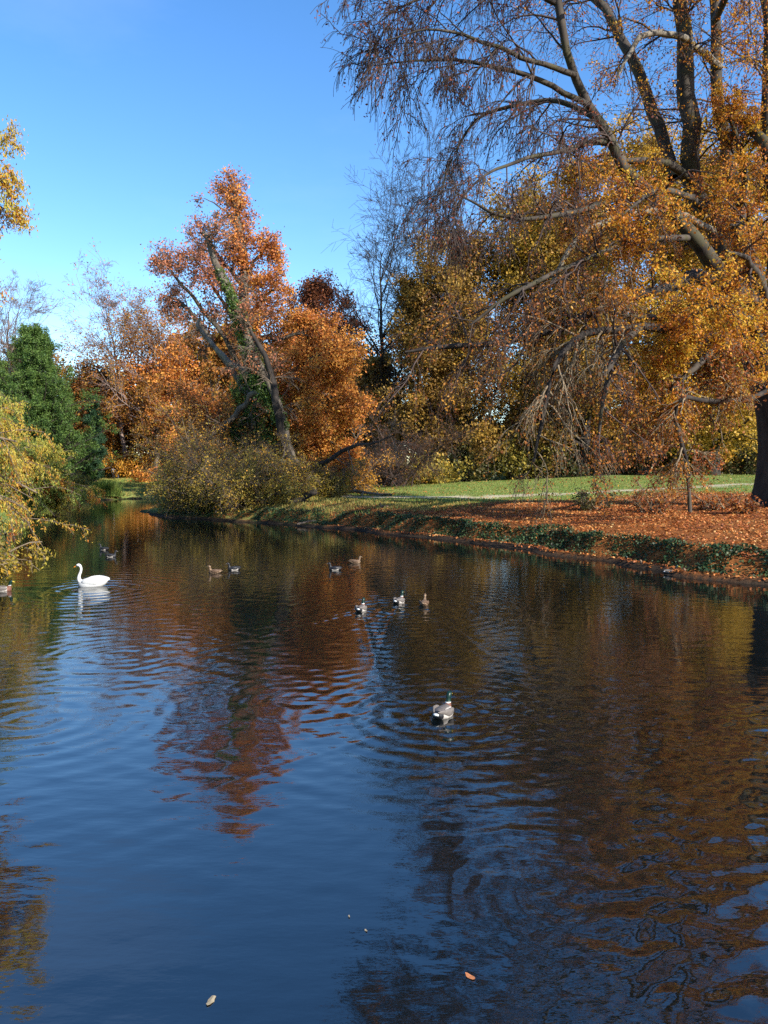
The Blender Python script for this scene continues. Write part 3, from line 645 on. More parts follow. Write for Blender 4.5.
DO = 72.0
x_, y_ = xw(262, DO), DO
oak = empty('oak_tree', (x_, y_, gz(x_, y_)), 'tall bright orange oak with a pointed top in the middle of the picture', 'tree')
build_limb(oak, 'trunk', [(262, 500, 0, 9), (258, 450, 0, 8), (252, 400, 0, 7), (247, 340, 0, 6), (243, 290, 0, 5), (240, 240, 0, 4), (236, 205, 0, 2.6), (233, 188, 0, 1)], DO, 'bark_oak', 320,
           nb=36, lb=2.1, leaf='oak_orange', k=8, ls=.21, spread=.32, tr=(.42, 1), droop=.02, tdroop=0, tint=.38, rmin=.015, hang=0, ang=1.0)
OL = [
    ([(250, 380, 0, 5), (262, 340, -2, 4), (280, 340, -4, 3), (300, 334, -5, 2), (318, 340, -5, 1)], 24, 3.0, 12, .55, 'oak_orange'),
    ([(253, 405, 0, 5), (280, 380, -3, 4), (305, 362, -5, 3), (330, 352, -6, 2), (348, 362, -6, 1)], 26, 3.4, 13, .62, 'oak_orange'),
    ([(256, 430, 0, 5), (285, 415, -3, 4), (312, 402, -5, 3), (335, 398, -6, 2), (350, 412, -6, 1)], 26, 3.2, 13, .62, 'oak_orange'),
    ([(258, 450, 0, 5), (290, 445, -3, 4), (315, 440, -4, 3), (338, 445, -5, 1.6), (352, 462, -5, .8)], 22, 2.8, 13, .65, 'oak_orange'),
    ([(254, 400, 0, 5), (280, 366, 3, 4), (302, 350, 6, 3), (325, 350, 8, 2)], 20, 3.0, 12, .5, 'oak_orange'),
    ([(256, 430, 0, 5), (285, 410, 4, 4), (318, 395, 7, 3), (342, 398, 8, 1)], 18, 3.4, 12, .5, 'oak_orange'),
    ([(246, 330, 0, 4.5), (258, 305, -1, 3.4), (270, 292, -2, 2.4), (279, 290, -2, 1)], 10, 2.6, 9, .45, 'oak_orange'),
    ([(243, 290, 0, 4), (253, 265, 0, 3), (262, 255, 0, 2), (269, 256, 0, .9)], 9, 2.5, 9, .35, 'oak_orange'),
    ([(247, 340, 0, 4), (228, 310, -2, 3), (212, 285, -3, 2.4), (200, 266, -3, 1.6), (190, 256, -3, .8)], 20, 2.3, 5, .55, 'oak_pink'),
    ([(250, 385, 0, 5), (228, 345, -2, 4), (205, 312, -3, 3.4), (186, 290, -4, 2.6), (174, 274, -4, 1.6), (166, 262, -4, .8)], 20, 2.4, 3, .5, 'oak_pink'),
    ([(252, 400, 0, 5), (225, 360, 2, 4), (195, 318, 3, 3.4), (178, 300, 4, 2.4), (166, 298, 4, 1)], 18, 2.3, 3, .4, 'oak_pink'),
    ([(243, 285, 0, 4), (225, 265, 1, 3), (212, 245, 1, 2), (200, 232, 1, .9)], 14, 2.4, 5, .5, 'oak_pink'),
    ([(237, 225, 0, 2.5), (226, 212, -1, 1.6), (214, 203, -1, 1), (204, 198, -1, .5)], 5, 1.4, 1, .4, 'oak_pink'),
    ([(258, 450, 0, 5), (230, 430, -1, 4), (205, 415, -1, 3), (188, 412, -1, 1.5)], 18, 3.2, 8, .4, 'oak_orange'),
]
for j, (rows, nb, lb, k, ti, lf) in enumerate(OL):
    rows = [(a, b, c, d_ * .62) for a, b, c, d_ in rows]
    build_limb(oak, 'limb', rows, DO, 'bark_oak', 330 + j, nb=nb, lb=lb * .84, leaf=lf, k=int(k * 1.3) if lf == 'oak_orange' else k + 1, ls=.21, spread=.30, tint=ti, droop=.02, tdroop=0, rmin=.015, hang=0, tr=(.15, 1), wob=.2, ang=1.0, twigmat='bark_brown')
# an evergreen holly-like bush in the oak's shade
x_, y_ = xw(252, 67), 67.0

# ------------------------------------------------------------------ the other trees
BG = 'tall trees in autumn leaf behind the lawn'
tree_px('park_tree', 'olive brown tree just right of the bare trees, behind the purple thicket', 'tree', BG, 420, 98, 290, 130, 'bark_dark', 'brown_olive', 401, cb=.12, k=30, ls=.33, spread=.5)
tree_px('park_tree', 'brown tree behind the lawn, between the low olive tree and the golden ones', 'tree', BG, 475, 93, 250, 150, 'bark_dark', 'brown_olive', 402, cb=.1, k=28, ls=.33, spread=.6, n=(30, 7, 6))
tree_px('park_tree', 'gold and olive tree behind the lawn, seen through the hanging twigs of the beech', 'tree', BG, 532, 95, 192, 170, 'bark_dark', 'olive_gold', 403, cb=.08, k=30, ls=.33, spread=.6, n=(44, 8, 6))
tree_px('park_tree', 'brown tree of thin foliage behind the low boughs of the beech', 'tree', BG, 585, 90, 168, 170, 'bark_dark', 'brown_olive', 404, cb=.08, k=28, ls=.33, spread=.6, n=(30, 7, 6))
tree_px('park_tree', 'tall golden tree right behind the upright limbs of the beech', 'tree', BG, 640, 92, 138, 190, 'bark_dark', 'olive_gold', 405, cb=.06, k=32, ls=.33, spread=.6, n=(34, 7, 6), tint=.75)
tree_px('park_tree', 'golden tree showing low behind the beech, left of its trunk', 'tree', BG, 712, 88, 150, 180, 'bark_dark', 'olive_gold', 406, cb=.05, k=36, ls=.33, spread=.6, n=(44, 8, 6), tint=.72)
tree_px('park_tree', 'tree with orange brown leaves at the right edge behind the beech trunk', 'tree', BG, 775, 94, 135, 180, 'bark_dark', 'olive_gold', 407, cb=.05, k=28, ls=.33, spread=.6, n=(44, 8, 6), tint=.6)
tree_px('bare_tree', 'leafless grey tree left of the olive trees, fan of fine twigs against the sky', 'tree', 'bare trees', 384, 104, 238, 190, 'bark_dark', None, 410, prof='vase', cb=.15, n=(30, 7, 6), twigs=4, k=0, ang=(.8, .5), grav=(.03, .05))
tree_px('bare_tree', 'tallest leafless tree, thin crown rising behind the olive brown tree', 'tree', 'bare trees', 430, 108, 212, 210, 'bark_dark', None, 411, prof='vase', cb=.15, n=(34, 7, 6), twigs=4, k=0, ang=(.8, .5), grav=(.03, .05))
tree_px('bare_tree', 'pale leafless tree behind the green conifer at the left edge', 'tree', 'bare trees', 14, 112, 296, 130, 'bark_purple', None, 412, prof='round', cb=.25, n=(30, 7, 6), twigs=4, k=0, ang=(.9, .4), grav=(.03, .05))
tree_px('bare_tree', 'leafless tree with a leaning trunk beside the orange brown tree on the far shore', 'tree', 'bare trees', 128, 120, 298, 120, 'bark_purple', 'oak_pink', 413, prof='round', cb=.3, n=(30, 7, 6), twigs=3, k=1, ls=.3, ang=(1., .4), grav=(.03, .05), lean=(-3, 0), keep=lambda h, c: .25 + 0 * h)
tree_px('park_tree', 'orange brown twiggy tree behind the far left shore, half bare at the top', 'tree', 'autumn trees on the far shore', 158, 116, 312, 160, 'bark_brown', 'russet', 414, cb=.25, n=(44, 8, 6), k=22, ls=.28, spread=.4, tint=.6, keep=lambda h, c: np.clip(1.25 - h * 1.0, .15, 1), twigmat='bark_purple')
tree_px('park_tree', 'brown tree tucked between the far shore and the leaning dead trunk', 'tree', 'autumn trees on the far shore', 216, 89, 345, 110, 'bark_brown', 'russet', 415, cb=.1, n=(30, 7, 6), k=28, ls=.36, spread=.4, tint=.62, twigmat='bark_purple')
tree_px('copper_tree', 'dark copper red tree with a rounded crown right of the orange oak', 'tree', None, 327, 112, 281, 96, 'bark_dark', 'copper', 416, cb=.3, n=(52, 8, 6), k=16, ls=.34, spread=.5)
tree_px('park_tree', 'dim olive tree filling the gap between the copper tree and the purple thicket', 'tree', BG, 368, 106, 372, 100, 'bark_dark', 'brown_olive', 417, cb=.05, n=(26, 7, 6), k=28, ls=.4, spread=.4, tint=.3)
for j, (px, D, top, wpx, lf, lab) in enumerate([
    (350, 128, 395, 120, 'brown_olive', 'far brown tree low behind the copper tree'), (455, 126, 330, 150, 'russet', 'far russet tree seen through gaps left of the beech'),
    (560, 124, 330, 170, 'brown_olive', 'far brown tree filling the gap behind the drooping beech twigs'), (665, 124, 330, 170, 'russet', 'far russet tree low behind the golden ones'),
    (755, 124, 330, 170, 'brown_olive', 'far brown tree behind the beech trunk at the right edge'), (250, 120, 360, 150, 'russet', 'far russet tree behind the orange oak'),
    (98, 126, 392, 110, 'russet', 'low russet tree behind the two people on the far lawn'), (20, 122, 372, 120, 'brown_olive', 'dim brown tree behind the broad conifer at the left edge'), (182, 122, 360, 130, 'oak_orange', 'orange tree low behind the far lawn')]):
    tree_px('park_tree', lab, 'tree', 'far trees behind the park', px, D, top, wpx, 'bark_dark', lf, 440 + j, cb=.02, n=(40, 7, 6), k=26, ls=.42, spread=.7, tint=.5)
# evergreens
def conifer(name, label, group, px, D, top, wpx, leaf, seed, cb=.02, n1=150, dens=26, ls=.24, prof='cone'):
    return tree_px(name, label, 'conifer', group, px, D, top, wpx, 'bark_dark', leaf, seed, prof=prof, cb=cb, n=(n1, 7, 5), k=dens, ls=ls, spread=.2, aspect=.4, ang=(1.35, .6), grav=(.04, .1), r0=.35, wob=.12, tgrav=.06, hang=-.6, l2=.34)
conifer('yew_tree', 'broad dark green conifer on the far left shore behind the golden foliage', 'green conifers', 40, 106, 328, 122, 'conifer', 420, prof='dome', n1=230)
conifer('cypress_tree', 'narrow bluish green conifer at the right side of the broad dark conifer', 'green conifers', 93, 112, 392, 22, 'conifer_blue', 421, n1=60, prof='col')
conifer('evergreen_bush', 'dark green bush in the shade behind the leaning dead trunk', 'green conifers', 255, 69, 372, 75, 'conifer', 422, n1=60, prof='round', dens=12)

# golden bald cypress trees of the left bank
def taxodium(label, x, y, H, W, seed, n1=70, tint=.36, k=30, ls=.115, reach=None):
    rng = RS(seed); z0 = gz(x, y)
    root = empty('bald_cypress', (x, y, z0), label, 'tree', 'golden feathery trees on the left bank')
    hs = np.linspace(0, 1, 12); tp = np.zeros((1, 12, 3)); tp[0, :, 2] = hs * H - .2
    tR = (H * .02 * (1 - .92 * hs) + H * .015 * np.exp(-hs * 15))[None]
    v, q = tubes(tp, tR, 10); mesh_np('trunk', v, q, M['bark_brown'], root, smooth=True)
    A, AR, At, _ = spawn(rng, tp, tR, n1, (.06, .98), 1.35, (lambda t, i: reach(t * H + z0)) if reach else (lambda t, i: W * .5 * np.clip(1.05 - .85 * t, .1, 1)), 9, .07, lambda t: -.05 - .05 * (1 - t), .4, .2)
    La = np.linalg.norm(A[:, -1] - A[:, 0], axis=1)
    B, BR, _, bi = spawn(rng, A, AR, 11, (.2, 1), .8, lambda t, i: np.maximum(La[i] * .30, .5), 6, .1, -.12, .5, .3)
    E, ER, _, ei = spawn(rng, B, BR, 6, (.1, 1), .7, lambda t, i: np.full(t.shape, .75), 5, .1, -.34, .5, .4)
    lim = .12 - z0
    low = E[:, -1, 2] > lim; bsel = np.arange(len(B))[B[:, -1, 2] > lim]
    ei = ei[low]; E, ER = E[low], ER[low]; B2, BR2 = B[bsel], BR[bsel]; A[..., 2] = np.maximum(A[..., 2], lim)
    v, q = cat(tubes(A, np.maximum(AR, .02), 5), tubes(B2, np.maximum(BR2, .01), 4), tubes(E, np.maximum(ER, .006), 3))
    mesh_np('branchwork', v, q, M['bark_brown'], root, smooth=True)
    bt = np.clip(tint + rng.normal(size=n1) * .26, 0, .95)
    hb = A[:, 0, 2] + z0 > 10.5; bt = np.where(hb, np.clip(bt + .42, 0, .95), bt)
    ll = leaves_on(rng, E, k, ls, .07, bt[bi[ei]], .1, .08, hang=1.6, aspect=.30)
    if hb.any() and H > 15:
        sel = hb[bi[ei]]; l2 = leaves_on(rng, E[sel], k * 2, ls * 1.2, .12, bt[bi[ei]][sel], .1, .08, hang=1.6, aspect=.36); ll = catL(ll, l2)
    ok = ll[0][0::4, 2] > lim + .02; vv = ll[0].reshape(-1, 4, 3)[ok].reshape(-1, 3)
    ll = (vv, np.arange(len(vv)).reshape(-1, 4), ll[2][ok])
    mesh_np('crown', ll[0], ll[1], M['taxodium'], root, tint=ll[2])
    return root
taxodium('nearest golden green feathery tree hanging over the water at the left edge', -17.2, 25.0, 21, 13.5, 431, n1=330, tint=.24, reach=lambda z: np.interp(z, [0, 2, 4.5, 6.8, 8.3, 10.8, 12, 13.8, 16, 21], [1.2, 2.7, 4.7, 4.2, 2.2, 2.0, 3.9, 3.8, 1.4, .5]))
taxodium('smaller golden feathery tree on the left shore in front of the dark conifer', xw(22, 62), 62, 5.9, 8.5, 432, n1=80, reach=lambda z: np.interp(z, [0, 1.2, 2, 3.4, 5, 6.5], [2., 3.6, 4.9, 4.4, 2.5, .5]), tint=.42, ls=.2, k=24)
taxodium('middle yellow green feathery tree on the left bank behind the nearest one', -23.5, 40, 12, 11, 433, n1=70, tint=.22, ls=.16, k=28)

# ------------------------------------------------------------------ shrubs
SH = 'tangled shrubs on the wooded point'
def sp(px, D): return xw(px, D), D
for j, (px, D, H, W, lf, lab, kw) in enumerate([
    (186, 63, 4.2, 4.6, 'shrub_yellow', 'yellow leaved shrub at the left tip of the wooded point', {}),
    (205, 60, 3.8, 6.0, 'shrub_olive', 'olive shrub overhanging the water beside the yellow shrub', {}),
    (232, 58.5, 3.6, 6.5, 'shrub_olive', 'twiggy olive brown shrub below the evergreen bush', dict(tint=.65)),
    (262, 58, 3.0, 5.5, 'shrub_olive', 'low olive shrub left of the foot of the leaning trunk', dict(tint=.55)),
    (200, 68, 8.5, 8.5, 'shrub_orange', 'tall orange shrub behind the yellow one on the wooded point', {}),
    (232, 66, 7.0, 6.0, 'brown_olive', 'tall dusky shrub in the middle of the wooded point', dict(tint=.4)),
    (190, 74, 7.0, 5.0, 'shrub_yellow', 'dull yellow shrub behind the left tip of the wooded point', dict(tint=.3)),
    (322, 63, 2.8, 4.0, 'shrub_yellow', 'small yellow green shrub right of the foot of the leaning trunk', dict(tint=.3)),
    (345, 68, 4.2, 5.5, 'shrub_orange', 'small orange shrub under the right side of the oak', dict(tint=.5)),
]):
    x_, y_ = sp(px, D); shrub('shrub', lab, 'shrub', SH, x_, y_, H, W, 'bark_brown', lf, 500 + j, **{**dict(stems=16, n=(8, 6), k=11, ls=.15, spread=.22), **kw})
x_, y_ = sp(392, 76); shrub('bare_thicket', 'purple grey leafless thicket at the left end of the lawn', 'shrub', None, x_, y_, 6.6, 9.0, 'twig_brown', 'russet', 520, stems=17, n=(9, 7), twigs=4, k=1, ls=.12, tint=.2, droop=-.04)
for j, (px, D, H, W, lab) in enumerate([(245, 57.5, 5.0, 6.5, 'tangle of bare tan twigs on the point below the dark evergreen bush'), (208, 61.5, 6.5, 7.0, 'tangle of bare tan twigs rising behind the olive shrub on the point'),
                                        (285, 60, 4.2, 4.5, 'tangle of bare tan twigs at the foot of the leaning trunk')]):
    x_, y_ = sp(px, D); shrub('bare_thicket', lab, 'shrub', 'bare thickets', x_, y_, H, W, 'bark_brown', 'shrub_yellow', 525 + j, stems=17, n=(8, 6), twigs=4, k=2, ls=.15, tint=.7, droop=-.03)
# the wood beyond the park, one far mass of leaf
rng = RS(900); n = 90000
fx = rng.uniform(-125, 125, n); top = 13 + 2.6 * np.sin(fx * .21) + 2 * np.sin(fx * .53 + 1) + 1.2 * np.sin(fx * 1.3)
c = np.stack([fx, 142 + rng.uniform(0, 8, n), 2 + top * np.sqrt(rng.random(n))], 1)
ll = leaves_on(rng, np.repeat(c[:, None], 2, 1), 1, 1.0, .2, np.clip(.45 + .2 * np.sin(fx * .3), 0, 1), .12)
tag(mesh_np('far_wood', ll[0], ll[1], M['brown_olive'], tint=ll[2]), kind='stuff')
EG = 'bushes along the far edge of the lawn'
for j, (px, D, H, W, lf, lab, kw) in enumerate([
    (410, 80, 2.4, 4.5, 'shrub_yellow', 'low yellow green bush in front of the purple thicket', dict(tint=.35)),
    (436, 84, 2.8, 5.0, 'shrub_olive', 'olive bush at the left end of the lawn edge, right of the thicket', dict(tint=.6)),
    (470, 90, 5.0, 8.0, 'shrub_dark', 'dark bush under the russet tree at the lawn edge', {}),
    (520, 92, 5.5, 9.0, 'shrub_olive', 'olive brown bush behind the curtain of hanging beech twigs', dict(tint=.4)),
    (575, 92, 5.0, 9.0, 'shrub_dark', 'dark bush at the lawn edge, middle of the right half', {}),
    (630, 92, 5.5, 9.0, 'shrub_dark', 'dark bush behind the young beech at the lawn edge', dict(tint=.6)),
    (690, 92, 6.0, 9.5, 'shrub_olive', 'green olive bush at the lawn edge left of the beech trunk', dict(tint=.35)),
    (748, 92, 5.5, 9.0, 'shrub_dark', 'dark bush at the lawn edge right beside the beech trunk', {}),
]):
    x_, y_ = sp(px, D); shrub('bush', lab, 'bush', EG, x_, y_, H, W, 'bark_dark', lf, 540 + j, **{**dict(stems=16, n=(7, 6), k=7, ls=.34, spread=.3), **kw})
x_, y_ = sp(131, 119); shrub('bush', 'round golden bush on the far left lawn beside the two people', 'bush', None, x_, y_, 5.0, 6.0, 'bark_brown', 'shrub_orange', 560, stems=18, n=(8, 6), k=9, ls=.3, spread=.25)
x_, y_ = sp(58, 94); shrub('bush', 'green bush at the foot of the conifers on the far shore', 'bush', None, x_, y_, 2.2, 4.5, 'bark_brown', 'shrub_olive', 561, stems=14, n=(6, 6), k=8, ls=.25, spread=.2, tint=.3)
x_, y_ = -13.1, 23.8; shrub('shrub', 'pale yellow shrub dipping into the water below the nearest golden tree', 'shrub', None, x_, y_, 1.9, 2.4, 'twig_tan', 'shrub_yellow', 562, stems=16, n=(7, 6), k=8, ls=.12, spread=.1, tint=.45, droop=-.14)
# tussock on the far shore
x_, y_ = sp(105, 95.5); x_ = float(x_)
z_ = gz(x_, y_); rng = RS(570); n = 2600
rr = np.abs(rng.normal(size=n)) * .55; aa = rng.uniform(0, 6.28, n)
v, q, t_ = blades(5, rr * np.cos(aa) * 1.9, rr * np.sin(aa), np.zeros(n), 1.6 * np.exp(-(rr / 1.2) ** 2), .035, tilt=.45, tint=.3)
tag(mesh_np('grass_tussock', v, q, M['grass'], tint=t_, loc=(x_, y_, z_)), 'fresh green grass tussock at the water edge of the far left shore', 'plant')
# rusty suckers and dark sprigs under the beech
for j, (px, D, H, W, lab) in enumerate([(655, 41, 1.9, 3.0, 'rusty leaved sprigs left of the slim young beech'), (715, 41, 1.5, 2.6, 'rusty leaved sprigs between the young beech and the beech trunk'),
                                        (588, 44, 1.1, 2.4, 'low dark sprigs at the edge of the red leaves, left of the rusty sprigs'), (745, 38, .9, 1.6, 'small rusty sprig in front of the beech roots')]):
    x_, y_ = sp(px, D); shrub('sapling', lab, 'shrub', 'leafy sprigs under the beech', x_, y_, H, W, 'twig_tan', 'rusty' if j != 2 else 'shrub_dark', 580 + j, stems=12, n=(5, 4), k=4, ls=.13, spread=.1, tint=.5)

# ------------------------------------------------------------------ dead wood
def stick(name, label, rows, mat, seed, forks=3, cat_='branch', lf=1.0):
    rng = RS(seed); rows = np.array(rows, float)
    c0 = rows[0, :3].copy(); P = resample(rows, 14); pts = P[None, :, :3] - c0; R = P[None, :, 3]
    pts[0, 1:-1] += rng.normal(size=(12, 3)) * R[0, 1:-1, None] * .1
    root = empty(name, c0, label, cat_)
    v, q = tubes(pts, R, 8); mesh_np('stem', v, q, M[mat], root, smooth=True)
    if forks:
        A, AR, _, _ = spawn(rng, pts, R, forks, (.3, .95), .8, lf, 6, .2, .0, .6, .3)
        for a_, r_ in zip(A, AR):
            v, q = tubes(a_[None], np.maximum(r_[None], .012), 5); mesh_np('fork', v, q, M[mat], root, smooth=True)
    return root
def gp(px, D, up=0.0):
    x_ = xw(px, D); return [x_, D, gz(x_, D) + up]
stick('fallen_log', 'short dark fallen log on the bank below the leaning trunk', [gp(286, 57.6, .1) + [.24], gp(296, 57.9, .2) + [.25], gp(306, 58.2, .45) + [.27], gp(316, 58.5, .75) + [.22]], 'bark_dark', 601, forks=2, cat_='log')
stick('driftwood_branch', 'pale forked dead branch lying in the water at the tip of the point', [list(wpt(163, 513)) + [.10], list(wpt(170, 512) + [0, 0, .35]) + [.09], list(wpt(177, 515) + [0, 0, .25]) + [.07], list(wpt(184, 516) + [0, 0, .15]) + [.04]], 'bark_pale', 602, forks=4, lf=1.4)
stick('fallen_branch', 'pale bare branch lying along the path at the left end of the lawn', [gp(340, 66, .3) + [.14], gp(356, 65, .35) + [.13], gp(374, 63, .2) + [.11], gp(392, 62, .12) + [.06]], 'bark_pale', 603, forks=5, lf=1.6)
stick('fallen_branch', 'thin dark stick lying at the water edge below the grassy bank', [list(wpt(296, 527) + [0, .3, .15]) + [.07], list(wpt(312, 526) + [0, .5, .3]) + [.06], list(wpt(330, 527) + [0, .6, .22]) + [.03]], 'bark_brown', 604, forks=3)

# ------------------------------------------------------------------ birds
def bird_colors():
    return {k: plain_mat('feather_' + k, c, r, .3, v, 30) for k, c, r, v in [
        ('white', (.50, .50, .485), .5, .06), ('pale', (.34, .31, .28), .6, .25), ('grey', (.11, .095, .085), .6, .2), ('brown', (.085, .05, .03), .7, .35), ('tan', (.20, .135, .08), .7, .35),
        ('black', (.012, .012, .014), .5, .2), ('green', (.003, .018, .013), .35, .3), ('chest', (.13, .055, .035), .6, .2), ('yellow', (.52, .40, .05), .4, .1), ('orange', (.60, .20, .03), .4, .1), ('drab', (.12, .09, .05), .5, .1)]}
BC = bird_colors(); BCK = list(BC)
def loft(rows, S=20):
    """rows of (x, z, half width, half height) along a spine in the XZ plane -> closed tube"""
    r = resample(np.array(rows, float), 34); n = len(r)
    T = np.gradient(r[:, :2], axis=0); T /= np.linalg.norm(T, axis=1, keepdims=True)
    th = np.linspace(0, 2 * math.pi, S, endpoint=False)
    V = np.empty((n, S, 3))
    V[:, :, 0] = r[:, 0:1] - T[:, 1:2] * np.sin(th)[None] * np.abs(r[:, 3:4]); V[:, :, 2] = r[:, 1:2] + T[:, 0:1] * np.sin(th)[None] * np.abs(r[:, 3:4])
    V[:, :, 1] = np.cos(th)[None] * np.abs(r[:, 2:3])
    bm = bmesh.new(); vs = [[bm.verts.new(p) for p in ring] for ring in V]
    for a_, b_ in zip(vs[:-1], vs[1:]):
        for s_ in range(S): bm.faces.new((a_[s_], a_[(s_ + 1) % S], b_[(s_ + 1) % S], b_[s_]))
    bm.faces.new(vs[0][::-1]); bm.faces.new(vs[-1])
    bmesh.ops.recalc_face_normals(bm, faces=bm.faces)
    me = bpy.data.meshes.new('loft'); bm.to_mesh(me); bm.free(); return me
def fuse(meshes, voxel, name):
    bm = bmesh.new()
    for me in meshes: bm.from_mesh(me); bpy.data.meshes.remove(me)
    me = bpy.data.meshes.new(name); bm.to_mesh(me); bm.free()
    o = bpy.data.objects.new(name, me); C.objects.link(o)
    md = o.modifiers.new('r', 'REMESH'); md.mode = 'VOXEL'; md.voxel_size = voxel
    s_ = o.modifiers.new('s', 'SMOOTH'); s_.iterations = 3; s_.factor = .5
    dg = bpy.context.evaluated_depsgraph_get(); new = bpy.data.meshes.new_from_object(o.evaluated_get(dg)); new.name = name
    bpy.data.objects.remove(o); bpy.data.meshes.remove(me)
    new.polygons.foreach_set('use_smooth', np.ones(len(new.polygons), bool))
    return new
def paint(me, fn):
    me.materials.clear()
    used = []
    for p_ in me.polygons:
        k = fn(*p_.center)
        if k not in used: used.append(k); me.materials.append(BC[k])
        p_.material_index = used.index(k)
def ball_mesh(r):
    bm = bmesh.new(); bmesh.ops.create_uvsphere(bm, u_segments=10, v_segments=8, radius=r); me = bpy.data.meshes.new('eye'); bm.to_mesh(me); bm.free()
    me.materials.append(BC['black']); return me
def part(name, me, parent, loc=(0, 0, 0)):
    o = bpy.data.objects.new(name, me); C.objects.link(o); o.parent = parent; o.location = loc; return o
def make_duck(kind, name):
    body = loft([(-.27, .10, .012, .008), (-.235, .095, .045, .022), (-.17, .075, .085, .06), (-.06, .055, .115, .09), (.06, .05, .115, .095), (.14, .055, .095, .085), (.195, .075, .05, .05), (.215, .08, .02, .02)])
    neck = loft([(.13, .06, .06, .07), (.165, .13, .045, .048), (.18, .19, .034, .038), (.19, .235, .036, .042), (.21, .262, .038, .040), (.235, .262, .030, .03), (.252, .255, .016, .014), (.285, .245, .018, .009), (.312, .242, .012, .005)])
    me = fuse([body, neck], .0075, name)
    def cd(x, y, z):
        if x > .246 and z > .22: return 'yellow'
        if z > .165 and x > .1: return 'green'
        if z > .153 and x > .1: return 'white'
        if x > .11: return 'chest'
        if x < -.235: return 'white'
        if x < -.165: return 'black'
        if z > .115 and abs(y) < .06: return 'grey'
        return 'pale'
    def ch(x, y, z):
        if x > .246 and z > .22: return 'drab'
        if z > .225: return 'brown' if z > .268 else 'tan'
        if int((x * 37 + 10) + math.sin(y * 60 + z * 50) * 1.2) % 3 == 0: return 'tan'
        return 'brown'
    def ct(x, y, z):
        if x > .25 and z > .22: return 'grey'
        return 'pale' if (-.14 < x < .10 and .01 < z < .085 and abs(y) > .05) else 'black'
    paint(me, {'drake': cd, 'hen': ch, 'tufted': ct}[kind])
    o = bpy.data.objects.new(name, me); C.objects.link(o)
    wm = []
    for s_ in (1, -1):
        wl = loft([(-.235, .125, .006, .006), (-.18, .118, .018, .026), (-.08, .098, .022, .048), (.03, .09, .022, .05), (.09, .09, .014, .03), (.11, .09, .005, .01)])
        for v_ in wl.vertices: v_.co.y += s_ * (.098 + .02 * (1 - ((v_.co.x + .05) / .2) ** 2) - max(0, -v_.co.x - .05) * .38)
        wl.polygons.foreach_set('use_smooth', np.ones(len(wl.polygons), bool)); wl.materials.append(BC[{'drake': 'grey', 'hen': 'brown', 'tufted': 'black'}[kind]]); wl.name = 'wing'
        part('wing', wl, o)
        part('eye', ball_mesh(.006), o, (.222, s_ * .034, .270))
    return o
def dup(o):
    c_ = o.copy(); C.objects.link(c_)
    for ch_ in o.children:
        d_ = ch_.copy(); C.objects.link(d_); d_.parent = c_
    return c_
protos = {}
for kind, px, py, deg, lab in BIRDS:
    q = wpt(px, py)
    nm = {'drake': 'mallard_drake', 'hen': 'mallard_hen', 'tufted': 'tufted_duck'}[kind]
    if kind not in protos: protos[kind] = o = make_duck(kind, nm)
    else: o = dup(protos[kind])
    o.location = (q[0], q[1], -.012); o.rotation_euler = (0, 0, math.radians(deg)); s_ = 1.12 if kind == 'drake' else 1.0
    o.scale = (s_,) * 3
    tag(o, lab, 'duck', 'ducks on the pond')
o = dup(protos['hen']); gpt = gp(384, 50.5, .0); o.location = (gpt[0], gpt[1], gpt[2] + .02); o.rotation_euler = (0, 0, math.radians(170)); o.scale = (1.25,) * 3
tag(o, 'dark duck sitting on the leafy bank above the water', 'duck', 'ducks on the pond')
# the swan
sb = loft([(-.62, .27, .02, .012), (-.54, .245, .09, .04), (-.40, .19, .17, .13), (-.18, .13, .22, .20), (.08, .10, .235, .215), (.28, .10, .19, .19), (.40, .13, .11, .13), (.45, .15, .04, .05)], 24)
sn = loft([(.28, .12, .11, .12), (.40, .20, .085, .085), (.445, .31, .06, .06), (.42, .43, .048, .05), (.375, .54, .043, .045), (.36, .64, .042, .043), (.385, .72, .045, .047), (.43, .765, .05, .052), (.485, .76, .045, .042), (.53, .735, .026, .024), (.58, .705, .024, .016), (.625, .68, .016, .01)], 16)
me = fuse([sb, sn], .014, 'swan')
paint(me, lambda x, y, z: 'orange' if (x > .535 and z > .55) else ('black' if (x > .505 and z > .70) else 'white'))
sw = bpy.data.objects.new('swan', me); C.objects.link(sw)
for s_ in (1, -1):
    wl = loft([(-.60, .30, .01, .012), (-.48, .28, .04, .07), (-.25, .25, .05, .13), (.02, .22, .05, .14), (.20, .19, .035, .10), (.28, .17, .012, .03)], 14)
    for v_ in wl.vertices: v_.co.y += s_ * (.17 + .035 * (1 - ((v_.co.x + .1) / .4) ** 2) - max(0, -v_.co.x - .2) * .30)
    wl.polygons.foreach_set('use_smooth', np.ones(len(wl.polygons), bool)); wl.materials.append(BC['white']); wl.name = 'wing'
    part('wing', wl, sw); part('eye', ball_mesh(.009), sw, (.482, s_ * .044, .768))
sw.location = (SWAN[0], SWAN[1], -.03); sw.rotation_euler = (0, 0, math.radians(182)); sw.scale = (.92,) * 3
tag(sw, 'white swan with raised curved neck swimming to the left', 'swan')

